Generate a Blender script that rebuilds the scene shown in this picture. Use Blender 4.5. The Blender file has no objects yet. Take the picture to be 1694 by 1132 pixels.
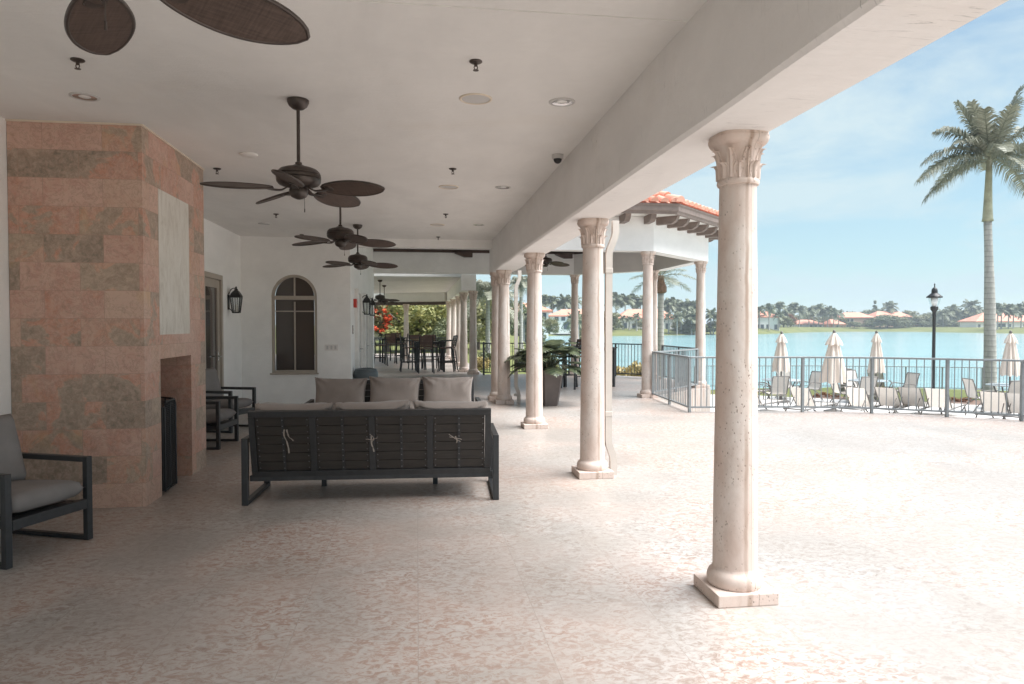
import bpy, bmesh, math, random
from mathutils import Vector, Matrix, noise as mnoise
R = math.radians
rnd = random.Random(7)
SC = bpy.context.scene
COL = SC.collection

# ------------------------------------------------------------------ camera, world, sun, exposure
CAM_Z, YAW, PITCH, FPX = 1.52, 0.13564, -0.02521, 1150.0
cam = bpy.data.objects.new('camera', bpy.data.cameras.new('camera'))
COL.objects.link(cam)
cam.location = (0, 0, CAM_Z)
cam.rotation_euler = (math.pi / 2 + PITCH, 0, -YAW)
cam.data.sensor_width = 36.0
cam.data.lens = 36.0 * FPX / 1694.0
cam.data.clip_start, cam.data.clip_end = 0.05, 6000
SC.camera = cam

SUN_EL, SUN_AZ = R(58), R(108)          # azimuth clockwise from +Y: sun stands to the right
world = bpy.data.worlds.new('World')
SC.world = world
world.use_nodes = True
wn, wl = world.node_tree.nodes, world.node_tree.links
wn.clear()
w_out = wn.new('ShaderNodeOutputWorld')
w_bg = wn.new('ShaderNodeBackground')
w_sky = wn.new('ShaderNodeTexSky')
w_sky.sky_type = 'NISHITA'
w_sky.sun_disc = False
w_sky.sun_elevation = SUN_EL
w_sky.sun_rotation = SUN_AZ
w_sky.air_density, w_sky.dust_density, w_sky.ozone_density = 1.0, 0.4, 2.5
w_tc = wn.new('ShaderNodeTexCoord')
w_sep = wn.new('ShaderNodeSeparateXYZ')
wl.new(w_tc.outputs['Generated'], w_sep.inputs[0])
w_add = wn.new('ShaderNodeMath'); w_add.operation = 'ADD'; w_add.inputs[1].default_value = 0.16
w_max = wn.new('ShaderNodeMath'); w_max.operation = 'MAXIMUM'; w_max.inputs[1].default_value = 0.0
wl.new(w_sep.outputs['Z'], w_max.inputs[0]); wl.new(w_max.outputs[0], w_add.inputs[0])
w_dx = wn.new('ShaderNodeMath'); w_dx.operation = 'DIVIDE'
w_dy = wn.new('ShaderNodeMath'); w_dy.operation = 'DIVIDE'
wl.new(w_sep.outputs['X'], w_dx.inputs[0]); wl.new(w_add.outputs[0], w_dx.inputs[1])
wl.new(w_sep.outputs['Y'], w_dy.inputs[0]); wl.new(w_add.outputs[0], w_dy.inputs[1])
w_cmb = wn.new('ShaderNodeCombineXYZ')
wl.new(w_dx.outputs[0], w_cmb.inputs[0]); wl.new(w_dy.outputs[0], w_cmb.inputs[1])
w_noi = wn.new('ShaderNodeTexNoise')
w_noi.inputs['Scale'].default_value = 1.15
w_noi.inputs['Detail'].default_value = 9
w_noi.inputs['Roughness'].default_value = 0.58
w_noi.inputs['Distortion'].default_value = 0.5
wl.new(w_cmb.outputs[0], w_noi.inputs['Vector'])
w_rmp = wn.new('ShaderNodeValToRGB')
w_rmp.color_ramp.elements[0].position = 0.42
w_rmp.color_ramp.elements[0].color = (0.08, 0.08, 0.08, 1)
w_rmp.color_ramp.elements[1].position = 0.60
w_rmp.color_ramp.elements[1].color = (0.95, 0.95, 0.95, 1)
wl.new(w_noi.outputs['Fac'], w_rmp.inputs[0])
w_mix = wn.new('ShaderNodeMix'); w_mix.data_type = 'RGBA'
w_mix.inputs['B'].default_value = (7.4, 8.3, 8.6, 1)
wl.new(w_rmp.outputs[0], w_mix.inputs['Factor'])
w_tint = wn.new('ShaderNodeMix'); w_tint.data_type = 'RGBA'; w_tint.blend_type = 'MULTIPLY'
w_tint.inputs['Factor'].default_value = 1.0
w_tint.inputs['B'].default_value = (1.34, 1.48, 1.40, 1)
wl.new(w_sky.outputs[0], w_tint.inputs['A'])
wl.new(w_tint.outputs['Result'], w_mix.inputs['A'])
w_hz = wn.new('ShaderNodeMapRange')           # pale humid air low over the horizon
w_hz.interpolation_type = 'SMOOTHSTEP'
w_hz.inputs['From Min'].default_value = -0.02; w_hz.inputs['From Max'].default_value = 0.60
w_hz.inputs['To Min'].default_value = 0.60; w_hz.inputs['To Max'].default_value = 0.0
wl.new(w_sep.outputs['Z'], w_hz.inputs['Value'])
w_mix2 = wn.new('ShaderNodeMix'); w_mix2.data_type = 'RGBA'
w_mix2.inputs['B'].default_value = (5.3, 7.6, 8.5, 1)
wl.new(w_hz.outputs[0], w_mix2.inputs['Factor'])
wl.new(w_mix.outputs['Result'], w_mix2.inputs['A'])
wl.new(w_mix2.outputs['Result'], w_bg.inputs['Color'])
w_bg.inputs['Strength'].default_value = 0.046
wl.new(w_bg.outputs[0], w_out.inputs[0])

sun = bpy.data.objects.new('sun', bpy.data.lights.new('sun', 'SUN'))
COL.objects.link(sun)
sun.data.energy = 4.25
sun.data.angle = R(50)
sun.data.color = (1.0, 0.99, 0.98)
_sd = Vector((math.sin(SUN_AZ) * math.cos(SUN_EL), math.cos(SUN_AZ) * math.cos(SUN_EL), math.sin(SUN_EL)))
sun.rotation_euler = _sd.to_track_quat('Z', 'Y').to_euler()

SC.view_settings.view_transform = 'Standard'
SC.view_settings.look = 'None'
SC.view_settings.gamma = 1
SC.view_settings.use_curve_mapping = False
SC.view_settings.exposure = 1.2
SC.render.engine = 'CYCLES'
SC.cycles.max_bounces = 14
SC.cycles.diffuse_bounces = 9
SC.cycles.glossy_bounces = 4
SC.cycles.transmission_bounces = 6
SC.cycles.transparent_max_bounces = 12
SC.cycles.use_denoising = True
SC.cycles.sample_clamp_indirect = 8

def W(px, D):
    """ground position of something seen at column px, D metres in front of the camera plane"""
    xc = (px - 847.0) * D / FPX
    return (D * math.sin(YAW) + xc * math.cos(YAW), D * math.cos(YAW) - xc * math.sin(YAW))
def Z(py, D):
    return CAM_Z - (py - 537.0) * D / FPX

# ------------------------------------------------------------------ material helpers
class NT:
    def __init__(s, name):
        s.m = bpy.data.materials.new(name); s.m.use_nodes = True
        s.t = s.m.node_tree; s.n = s.t.nodes; s.l = s.t.links
        s.n.clear()
        s.out = s.n.new('ShaderNodeOutputMaterial')
        s.b = s.n.new('ShaderNodeBsdfPrincipled')
        s.l.new(s.b.outputs[0], s.out.inputs[0])
        s.tc = s.n.new('ShaderNodeTexCoord')
        s.geo = s.n.new('ShaderNodeNewGeometry')
    def put(s, sock, v):
        if hasattr(v, 'default_value') or hasattr(v, 'is_linked'): s.l.new(v, sock)
        else: sock.default_value = v
    def noise(s, vec, scale, detail=4, rough=.5, dist=0):
        n = s.n.new('ShaderNodeTexNoise'); s.put(n.inputs['Vector'], vec)
        n.inputs['Scale'].default_value = scale; n.inputs['Detail'].default_value = detail
        n.inputs['Roughness'].default_value = rough; n.inputs['Distortion'].default_value = dist
        return n.outputs['Fac']
    def voro(s, vec, scale, feature='F1'):
        n = s.n.new('ShaderNodeTexVoronoi'); s.put(n.inputs['Vector'], vec)
        n.feature = feature; n.inputs['Scale'].default_value = scale
        return n.outputs['Distance']
    def ramp(s, fac, stops, interp='LINEAR'):
        n = s.n.new('ShaderNodeValToRGB'); s.put(n.inputs[0], fac)
        cr = n.color_ramp; cr.interpolation = interp
        while len(cr.elements) < len(stops): cr.elements.new(0.5)
        for e, (p, c) in zip(cr.elements, stops):
            e.position = p
            e.color = (c, c, c, 1) if isinstance(c, (int, float)) else (*c, 1)
        return n.outputs[0]
    def mix(s, fac, a, b, mode='MIX'):
        n = s.n.new('ShaderNodeMix'); n.data_type = 'RGBA'; n.blend_type = mode
        s.put(n.inputs['Factor'], fac)
        for k, v in (('A', a), ('B', b)):
            if isinstance(v, tuple): n.inputs[k].default_value = (*v[:3], 1)
            else: s.l.new(v, n.inputs[k])
        return n.outputs['Result']
    def math(s, op, a, b=None):
        n = s.n.new('ShaderNodeMath'); n.operation = op
        s.put(n.inputs[0], a)
        if b is not None: s.put(n.inputs[1], b)
        return n.outputs[0]
    def mapping(s, vec, scale=(1, 1, 1), rot=(0, 0, 0)):
        n = s.n.new('ShaderNodeMapping'); s.put(n.inputs['Vector'], vec)
        n.inputs['Scale'].default_value = scale; n.inputs['Rotation'].default_value = rot
        return n.outputs[0]
    def sep(s, vec):
        n = s.n.new('ShaderNodeSeparateXYZ'); s.put(n.inputs[0], vec); return n.outputs
    def comb(s, x, y, z):
        n = s.n.new('ShaderNodeCombineXYZ')
        for i, v in enumerate((x, y, z)): s.put(n.inputs[i], v)
        return n.outputs[0]
    def brick(s, vec, w, h, mortar=.002, offset=.5):
        n = s.n.new('ShaderNodeTexBrick'); s.put(n.inputs['Vector'], vec)
        n.inputs['Color1'].default_value = (0, 0, 0, 1); n.inputs['Color2'].default_value = (1, 1, 1, 1)
        n.inputs['Mortar'].default_value = (.5, .5, .5, 1)
        n.inputs['Scale'].default_value = 1; n.inputs['Mortar Size'].default_value = mortar
        n.inputs['Mortar Smooth'].default_value = .1
        n.inputs['Brick Width'].default_value = w; n.inputs['Row Height'].default_value = h
        n.offset = offset
        return n.outputs['Color'], n.outputs['Fac']
    def bump(s, h, strength=.3, dist=.01):
        n = s.n.new('ShaderNodeBump'); s.put(n.inputs['Height'], h)
        n.inputs['Strength'].default_value = strength; n.inputs['Distance'].default_value = dist
        if s.b.inputs['Normal'].is_linked:
            s.l.new(s.b.inputs['Normal'].links[0].from_socket, n.inputs['Normal'])
        s.l.new(n.outputs[0], s.b.inputs['Normal'])
    def col(s, c):
        if isinstance(c, tuple): s.b.inputs['Base Color'].default_value = (*c[:3], 1)
        else: s.l.new(c, s.b.inputs['Base Color'])
    def set(s, rough=.6, metal=0, spec=.5, **k):
        s.put(s.b.inputs['Roughness'], rough); s.b.inputs['Metallic'].default_value = metal
        s.b.inputs['Specular IOR Level'].default_value = spec
        for a, v in k.items(): s.b.inputs[a.replace('_', ' ')].default_value = v
        return s.m

def simple(name, c, rough=.6, metal=0, nscale=6, amt=.12, bump=.0, bscale=60, spec=.5, space='Object', **k):
    t = NT(name)
    v = t.tc.outputs['Object'] if space == 'Object' else t.geo.outputs['Position']
    f = t.noise(v, nscale, 5, .6)
    lo = tuple(x * (1 - amt) for x in c); hi = tuple(min(1, x * (1 + amt)) for x in c)
    t.col(t.ramp(f, [(.3, lo), (.7, hi)]))
    if bump: t.bump(t.noise(v, bscale, 6, .65), bump, .01)
    return t.set(rough, metal, spec, **k)

def leaf(name, dark, light, rough=.55):
    t = NT(name)
    f = t.noise(t.geo.outputs['Position'], .9, 3, .6)
    r = t.n.new('ShaderNodeObjectInfo').outputs['Random']
    isl = t.geo.outputs['Random Per Island']
    m = t.math('ADD', t.math('MULTIPLY', f, .5), t.math('MULTIPLY', isl, .5))
    c = t.ramp(m, [(.25, dark), (.75, light)])
    c = t.mix(t.math('MULTIPLY', r, .25), c, tuple(x * .75 for x in light))
    t.col(c)
    # a little light passes through leaves
    tr = t.n.new('ShaderNodeBsdfTranslucent'); t.l.new(c, tr.inputs[0])
    mx = t.n.new('ShaderNodeMixShader'); mx.inputs[0].default_value = .22
    t.l.new(t.b.outputs[0], mx.inputs[1]); t.l.new(tr.outputs[0], mx.inputs[2])
    t.l.new(mx.outputs[0], t.out.inputs[0])
    return t.set(rough, 0, .4)

# ---- setting materials
def m_plaster(name, c, strength=.18, grime=.0):
    t = NT(name)
    p = t.geo.outputs['Position']
    a = t.noise(t.mapping(p, (1, .45, 1)), 2.2, 6, .62, .4)
    b = t.noise(p, 35, 5, .7)
    tro = t.noise(t.mapping(p, (3, 14, 9)), 2.0, 6, .7, 1.2)
    c1 = t.ramp(a, [(.3, tuple(x * .91 for x in c)), (.7, tuple(min(1, x * 1.03) for x in c))])
    c1 = t.mix(t.ramp(tro, [(.38, .18), (.62, 0.0)]), c1, tuple(x * .88 for x in c))
    c1 = t.mix(t.ramp(t.noise(p, .7, 4, .6, .8), [(.58, 0.0), (.74, .25)]), c1, (c[0] * .90, c[1] * .86, c[2] * .81))
    if grime:
        cr = t.ramp(t.noise(t.mapping(p, (2.5, 18, 4)), 1.6, 8, .75, 1.5), [(.59, 0.0), (.66, 1.0)])
        msk = t.ramp(t.noise(p, 1.3, 3), [(.42, 0.0), (.62, 1.0)])
        c1 = t.mix(t.math('MULTIPLY', t.math('MULTIPLY', cr, msk), grime), c1, tuple(x * .42 for x in c))
    t.col(c1)
    t.bump(tro, strength * 1.6, .014); t.bump(b, strength * 1.0, .005)
    return t.set(.85, 0, .25)
M_CEIL = m_plaster('ceiling_plaster', (.80, .785, .76), .26)
M_BEAM = m_plaster('beam_stucco', (.84, .82, .80), .3, .7)
M_WALL = m_plaster('wall_stucco', (.90, .89, .87), .12)
M_WALLEXT = m_plaster('exterior_stucco', (.86, .85, .835), .12)

def m_floor():
    t = NT('coral_stone_floor')
    p = t.geo.outputs['Position']
    tile, mort = t.brick(t.mapping(p, rot=(0, 0, R(90))), 1.22, .61, .0024)
    # every tile gets its own offset so veins break at the joints
    off = t.n.new('ShaderNodeVectorMath'); off.operation = 'MULTIPLY'
    t.l.new(tile, off.inputs[0]); off.inputs[1].default_value = (3.7, 5.3, 0)
    ad = t.n.new('ShaderNodeVectorMath'); ad.operation = 'ADD'
    t.l.new(p, ad.inputs[0]); t.l.new(off.outputs[0], ad.inputs[1])
    v = ad.outputs[0]
    worm = t.noise(t.mapping(v, (19, 27, 1), (0, 0, .3)), 1.0, 7, .70, 1.1)
    worm2 = t.noise(t.mapping(v, (26, 34, 1), (0, 0, 1.1)), 1.0, 4, .6, 1.0)
    big = t.noise(p, .8, 5, .62, .5)
    pinkz = t.noise(p, .42, 3, .55, .6)
    base = t.ramp(worm, [(.34, (.20, .168, .143)), (.44, (.295, .264, .237)), (.51, (.365, .342, .32)), (.66, (.45, .436, .42))])
    rust = t.ramp(worm, [(.38, (.315, .19, .14)), (.47, (.40, .27, .215)), (.51, (.46, .41, .37)), (.62, (.515, .48, .45))])
    calm = t.ramp(t.noise(p, 1.1, 4, .65, .5), [(.39, .70), (.57, .0)])
    base = t.mix(calm, base, (.345, .32, .298))
    rust = t.mix(t.math('MULTIPLY', calm, .7), rust, (.42, .335, .29))
    pz = t.ramp(t.math('ADD', t.math('MULTIPLY', pinkz, .75), t.math('MULTIPLY', big, .35)), [(.47, 0.0), (.61, .9)])
    c = t.mix(pz, base, rust)
    c = t.mix(t.ramp(worm2, [(.58, 0.0), (.66, .32)]), c, (.50, .475, .45))
    c = t.mix(t.math('MULTIPLY', t.ramp(big, [(.36, .55), (.58, 0.0)]), .8), c, (.285, .245, .21))
    # sparse dark pits
    pit = t.math('MULTIPLY', t.ramp(t.voro(t.mapping(p, (9, 22, 1)), 1.0), [(.05, 1.0), (.11, 0.0)]),
                 t.ramp(t.noise(p, 1.6, 4, .7), [(.60, 0.0), (.68, 1.0)]))
    c = t.mix(t.math('MULTIPLY', pit, .8), c, (.10, .085, .07))
    tl = t.sep(tile)[0]
    c = t.mix(t.math('MULTIPLY', tl, .14), c, (.52, .43, .385))
    c = t.mix(t.math('MULTIPLY', mort, .38), c, (.25, .21, .18))
    # brown stains with a shape of their own
    st = t.ramp(t.noise(p, .55, 2, .5, .3), [(.66, 0.0), (.76, .35)])
    c = t.mix(st, c, (.38, .30, .24))
    t.col(c)
    t.bump(worm, .12, .004); t.bump(mort, -.25, .003)
    rg = t.ramp(worm, [(.3, .46), (.7, .34)])
    return t.set(rg, 0, .42)
M_FLOOR = m_floor()

def m_deck():
    t = NT('pool_deck_concrete')
    p = t.geo.outputs['Position']
    f = t.noise(p, 1.1, 6, .65)
    t.col(t.ramp(f, [(.3, (.56, .54, .52)), (.7, (.66, .645, .63))]))
    t.bump(t.noise(p, 40, 4), .15, .004)
    return t.set(.75)
M_DECK = m_deck()

def m_column():
    t = NT('coral_stone_column')
    o = t.tc.outputs['Object']
    s = t.sep(o)
    n1 = t.noise(t.mapping(o, (1, 1, .5)), 7, 6, .65, .3)
    n2 = t.noise(t.mapping(o, (1, 1, .22)), 3.5, 4, .6)
    c = t.ramp(n1, [(.28, (.53, .43, .37)), (.5, (.645, .565, .51)), (.72, (.72, .665, .62))])
    c = t.mix(t.ramp(n2, [(.40, 0.0), (.62, .55)]), c, (.66, .50, .43))
    ang = t.math('ARCTAN2', s[0], t.math('MULTIPLY', s[1], -1.0))
    wob = t.math('MULTIPLY', t.math('SUBTRACT', t.noise(t.mapping(o, (.3, .3, 1)), 9, 3), .5), .16)
    band = t.math('ABSOLUTE', t.math('SUBTRACT', t.math('ADD', ang, wob), .05))
    stain = t.ramp(band, [(.05, .75), (.13, 0.0)])
    msk = t.ramp(t.noise(t.mapping(o, (.2, .2, 1)), 1.3, 3), [(.35, 0.25), (.55, 1.0)])
    c = t.mix(t.math('MULTIPLY', stain, msk), c, (.36, .26, .20))
    seam = t.ramp(t.math('ABSOLUTE', t.math('SUBTRACT', t.math('ADD', ang, t.math('MULTIPLY', wob, .3)), .33)), [(.008, 1.0), (.02, 0.0)])
    c = t.mix(t.math('MULTIPLY', seam, .5), c, (.25, .19, .15))
    pv = t.voro(t.mapping(o, (1, 1, .6)), 62)
    pm = t.ramp(t.noise(o, 5, 4, .7), [(.46, 0.0), (.60, 1.0)])
    pits = t.math('MULTIPLY', t.ramp(pv, [(.14, 1.0), (.26, 0.0)]), pm)
    c = t.mix(t.math('MULTIPLY', pits, .75), c, (.20, .145, .11))
    t.col(c)
    t.bump(t.math('SUBTRACT', t.math('MULTIPLY', n1, .5), pits), .5, .006)
    return t.set(.9, 0, .12)
M_COL = m_column()

def m_tile():
    t = NT('slate_fireplace_tile')
    o = t.geo.outputs['Position']
    s = t.sep(o)
    u = t.math('ADD', s[0], s[1])
    v = t.comb(t.math('ADD', u, 10.07), t.math('ADD', s[2], .03), 0.0)
    tile, mort = t.brick(v, .455, .2285, .0018, .4)
    r = t.sep(tile)[0]
    off = t.n.new('ShaderNodeVectorMath'); off.operation = 'MULTIPLY'
    t.l.new(tile, off.inputs[0]); off.inputs[1].default_value = (9, 7, 11)
    ad = t.n.new('ShaderNodeVectorMath'); ad.operation = 'ADD'
    t.l.new(o, ad.inputs[0]); t.l.new(off.outputs[0], ad.inputs[1])
    q = ad.outputs[0]
    blot = t.noise(q, 3.6, 5, .6, .8)
    blot2 = t.noise(o, 1.3, 3, .55, .4)
    fine = t.noise(q, 22, 8, .75, .5)
    k = t.math('ADD', t.math('MULTIPLY', r, .50), t.math('ADD', t.math('MULTIPLY', blot, .80), t.math('MULTIPLY', blot2, .70)))
    # lower courses are more often the grey-brown stone
    k = t.math('ADD', t.math('SUBTRACT', k, .50), t.math('MULTIPLY', t.math('MINIMUM', s[2], 1.6), .08))
    c = t.ramp(k, [(.34, (.24, .20, .155)), (.47, (.36, .29, .225)), (.51, (.56, .275, .19)), (.60, (.53, .295, .23)), (.85, (.61, .40, .33))])
    c = t.mix(t.ramp(fine, [(.38, .0), (.60, .55)]), c, (.63, .45, .36), 'MIX')
    c = t.mix(t.ramp(t.noise(q, 9, 6, .7, .8), [(.56, .0), (.66, .45)]), c, (.33, .235, .175), 'MIX')
    tan_ = t.ramp(t.math('FRACT', t.math('MULTIPLY', r, 7.31)), [(.60, 0.0), (.78, .28)])
    c = t.mix(tan_, c, t.mix(fine, (.50, .355, .25), (.66, .52, .40)))
    vein = t.ramp(t.noise(q, 7, 8, .78, 1.0), [(.475, 0.0), (.5, .45), (.525, 0.0)])
    c = t.mix(vein, c, (.24, .145, .105))
    och = t.ramp(t.noise(q, 2.1, 3, .5, .4), [(.63, 0.0), (.74, .5)])
    c = t.mix(och, c, (.58, .38, .21))
    c = t.mix(t.math('MULTIPLY', mort, .42), c, (.26, .19, .15))
    t.col(c)
    t.bump(t.math('SUBTRACT', fine, mort), .25, .004)
    return t.set(.55, 0, .4)
M_TILE = m_tile()

def m_pale():
    t = NT('pale_limestone_panel')
    o = t.geo.outputs['Position']
    n = t.noise(t.mapping(o, (3, 3, 1)), 3, 8, .72, 1.2)
    t.col(t.ramp(n, [(.3, (.52, .47, .41)), (.5, (.66, .62, .56)), (.7, (.72, .69, .64))]))
    t.bump(n, .35, .01)
    return t.set(.7)
M_PALE = m_pale()

M_METAL = simple('charcoal_metal', (.032, .033, .035), .42, .0, 20, .2, .03, 200)
def m_slat():
    t = NT('woodgrain_slats')
    o = t.tc.outputs['Object']
    g = t.noise(t.mapping(o, (2.2, 30, 30)), 2.0, 7, .7, .6)
    t.col(t.ramp(g, [(.3, (.020, .017, .015)), (.7, (.044, .036, .030))]))
    t.bump(g, .15, .003)
    return t.set(.5)
M_SLAT = m_slat()
M_RIVET = simple('zinc_rivets', (.20, .20, .205), .4, .8)
def m_fabric():
    t = NT('taupe_cushion_fabric')
    o = t.tc.outputs['Object']
    w = t.noise(t.mapping(o, (260, 260, 260)), 1, 2, .5)
    n = t.noise(o, 3.2, 4, .6)
    t.col(t.ramp(n, [(.3, (.265, .225, .20)), (.7, (.335, .29, .262))]))
    t.bump(w, .25, .002); t.bump(t.noise(o, 7, 4, .6, .6), .10, .012)
    return t.set(.95, 0, .1, Sheen_Weight=.25)
M_FAB = m_fabric()
M_FAB2 = simple('grey_chair_fabric', (.235, .215, .205), .95, 0, 5, .10, .25, 320, .1)
M_BRONZE = simple('bronze_fan_metal', (.070, .055, .048), .38, .35, 14, .25, .03, 120)
def m_wicker():
    t = NT('woven_fan_blade')
    o = t.tc.outputs['Object']
    a = t.noise(t.mapping(o, (120, 9, 9)), 1, 3, .5); b = t.noise(t.mapping(o, (9, 120, 9)), 1, 3, .5)
    f = t.math('MULTIPLY', t.math('ADD', a, b), .5)
    t.col(t.ramp(f, [(.35, (.050, .034, .027)), (.65, (.108, .074, .060))]))
    t.bump(f, .3, .002)
    return t.set(.5)
M_WICKER = m_wicker()
M_BLACK = simple('black_ironwork', (.030, .030, .032), .45, .2, 25, .25, .05, 90)
M_GREYF = simple('grey_railing_paint', (.25, .268, .275), .45, .1, 12, .12)
M_DKF = simple('dark_railing_paint', (.060, .068, .072), .45, .1, 12, .12)
M_WHITE = simple('white_painted_metal', (.78, .76, .73), .45, 0, 8, .06)
M_SPOUT = simple('beige_downspout_paint', (.58, .53, .48), .5, 0, 5, .08)
M_BROWN = simple('brown_eave_trim', (.19, .145, .125), .55, 0, 8, .18, .1, 30)
M_DKWOOD = simple('dark_wood_trim', (.075, .050, .042), .55, 0, 8, .2)
M_FRAME = simple('taupe_window_frame', (.42, .365, .31), .5, 0, 8, .06)
def m_pane():
    t = NT('window_glass')
    t.col((.085, .072, .065))
    t.bump(t.noise(t.geo.outputs['Position'], 1.5, 2), .02, .02)
    return t.set(.04, 0, .6)
M_PANE = m_pane()
def m_clear():
    t = NT('clear_glass')
    g = t.n.new('ShaderNodeBsdfTransparent'); g.inputs[0].default_value = (.93, .96, .97, 1)
    gl = t.n.new('ShaderNodeBsdfGlossy'); gl.inputs['Roughness'].default_value = .04
    mx = t.n.new('ShaderNodeMixShader'); mx.inputs[0].default_value = .14
    t.l.new(g.outputs[0], mx.inputs[1]); t.l.new(gl.outputs[0], mx.inputs[2])
    t.l.new(mx.outputs[0], t.out.inputs[0])
    return t.m
M_CLEAR = m_clear()
M_LAMPGLASS = simple('frosted_lamp_glass', (.80, .79, .77), .25, 0, 5, .03)
M_CANDLE = simple('ivory_candle_tube', (.72, .68, .58), .5)
M_CHROME = simple('downlight_reflector', (.62, .63, .65), .16, 1.0, 5, .03)
M_GRILL = simple('speaker_grille', (.56, .545, .53), .6, 0, 200, .15)
M_CREAM = simple('cream_trim_ring', (.70, .61, .50), .5, 0, 6, .04)
M_RED = simple('red_alarm_plastic', (.55, .045, .03), .35, 0, 6, .05)
M_SIGN = simple('taupe_sign_plate', (.24, .185, .165), .5)
M_LETTER = simple('pale_lettering', (.72, .69, .65), .5)
M_PLATE = simple('white_plastic_plate', (.76, .73, .70), .4, 0, 6, .03)
M_BIN = simple('grey_green_plastic', (.085, .105, .115), .4, 0, 6, .15)
M_BINBODY = simple('stone_bin_body', (.46, .47, .46), .7, 0, 30, .25, .3, 60)
M_POT = simple('brown_planter_resin', (.100, .078, .070), .5, 0, 5, .18, .08, 40)
M_SOIL = simple('potting_soil', (.05, .037, .028), .95, 0, 30, .4)
M_CANVAS = simple('beige_umbrella_canvas', (.74, .64, .56), .9, 0, 4, .07, .15, 120, .1)
M_SLING = simple('beige_sling_mesh', (.68, .64, .60), .8, 0, 30, .06)
M_CHFR = simple('brown_grey_chair_frame', (.155, .142, .13), .45, .2, 10, .1)
M_TBL = simple('grey_table_glass', (.42, .46, .48), .25, 0, 6, .06)
M_BARWOOD = simple('bar_chair_slats', (.125, .070, .055), .55, 0, 12, .25)
def m_rtile(name, a, b):
    t = NT(name)
    p = t.geo.outputs['Position']
    r = t.geo.outputs['Random Per Island']
    n = t.noise(p, 3, 5, .6)
    t.col(t.ramp(t.math('ADD', t.math('MULTIPLY', r, .5), t.math('MULTIPLY', n, .5)), [(.3, a), (.7, b)]))
    t.bump(t.noise(p, 30, 4), .2, .01)
    return t.set(.7)
M_RTILE = m_rtile('terracotta_barrel_tile', (.64, .285, .195), (.76, .40, .30))
def m_farroof():
    t = NT('terracotta_roof_tile')
    p = t.geo.outputs['Position']
    n = t.noise(p, .5, 5, .6)
    w = t.n.new('ShaderNodeTexWave'); w.inputs['Scale'].default_value = 1.2; t.l.new(t.tc.outputs['Object'], w.inputs[0])
    c = t.ramp(n, [(.3, (.62, .25, .165)), (.7, (.72, .335, .24))])
    c = t.mix(t.math('MULTIPLY', w.outputs[1], .25), c, (.50, .19, .13))
    t.col(c)
    return t.set(.75)
M_FROOF = m_farroof()
M_HWHITE = simple('white_house_stucco', (.90, .89, .87), .8, 0, .3, .05)
M_HPEACH = simple('peach_house_stucco', (.72, .47, .36), .8, 0, .3, .05)
M_HCREAM = simple('cream_house_stucco', (.62, .55, .45), .8, 0, .3, .05)
M_HGLASS = simple('house_window_glass', (.06, .08, .10), .1, 0, 1, .2)
M_HTRIM = simple('house_trim', (.72, .71, .69), .6)
M_SCREEN = simple('dark_pool_screen', (.055, .055, .055), .6, 0, 2, .2)

def m_grass():
    t = NT('lawn_grass')
    p = t.geo.outputs['Position']
    a = t.noise(p, .12, 5, .6); b = t.noise(p, 2.5, 6, .7)
    c = t.ramp(a, [(.3, (.115, .135, .045)), (.55, (.165, .175, .062)), (.75, (.225, .205, .085))])
    c = t.mix(t.ramp(b, [(.35, .35), (.65, 0.0)]), c, (.075, .095, .032))
    t.col(c); t.bump(b, .6, .05)
    return t.set(.9, 0, .2)
M_GRASS = m_grass()
def m_water():
    t = NT('lake_water')
    p = t.geo.outputs['Position']
    w1 = t.noise(t.mapping(p, (.55, 1.5, 1), (0, 0, .25)), 1.0, 4, .6, .4)
    w2 = t.noise(t.mapping(p, (2.0, 5.0, 1), (0, 0, -.2)), 1.0, 3, .6)
    w3 = t.noise(t.mapping(p, (.02, .09, 1)), 1.0, 3, .6)
    t.col(t.ramp(w3, [(.3, (.20, .365, .385)), (.7, (.27, .425, .44))]))
    t.bump(w1, .8, .22); t.bump(w2, .5, .07)
    return t.set(.12, 0, .5, IOR=1.33)
M_WATER = m_water()
def m_mulch():
    t = NT('garden_bed_mulch')
    p = t.geo.outputs['Position']
    t.col(t.ramp(t.noise(p, 6, 6, .75), [(.3, (.10, .06, .045)), (.7, (.28, .19, .15))]))
    t.bump(t.noise(p, 20, 4), .8, .04)
    return t.set(.95)
M_MULCH = m_mulch()
def m_trunk(name, a, b, rings):
    t = NT(name)
    o = t.tc.outputs['Object']
    s = t.sep(o)
    rg = t.math('SINE', t.math('MULTIPLY', t.math('ADD', s[2], t.math('MULTIPLY', t.noise(o, 3, 2), .06)), rings))
    n = t.noise(t.mapping(o, (6, 6, 1.5)), 2, 6, .7)
    c = t.ramp(n, [(.3, a), (.7, b)])
    c = t.mix(t.ramp(rg, [(.80, 0.0), (.97, .5)]), c, tuple(x * .5 for x in a))
    t.col(c); t.bump(rg, .25, .01); t.bump(n, .4, .02)
    return t.set(.85, 0, .2)
M_PTRUNK = m_trunk('palm_trunk_bark', (.33, .32, .30), (.50, .485, .455), 34)
M_TRUNK = m_trunk('tree_bark', (.13, .10, .08), (.24, .19, .155), 3)
M_SHAFT = simple('green_crownshaft', (.37, .36, .25), .5, 0, 4, .25)
M_BOOT = simple('brown_palm_boots', (.20, .115, .075), .8, 0, 8, .4, .4, 30)
M_FROND = leaf('palm_fronds', (.150, .158, .115), (.340, .340, .260))
M_FRONDD = leaf('far_palm_fronds', (.100, .125, .080), (.240, .255, .155))
M_LEAF = leaf('tree_leaves', (.085, .105, .055), (.215, .230, .115))
M_LEAFO = leaf('olive_tree_leaves', (.120, .130, .060), (.290, .275, .130))
M_LEAFY = leaf('yellow_green_leaves', (.120, .145, .045), (.38, .35, .13))
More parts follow.
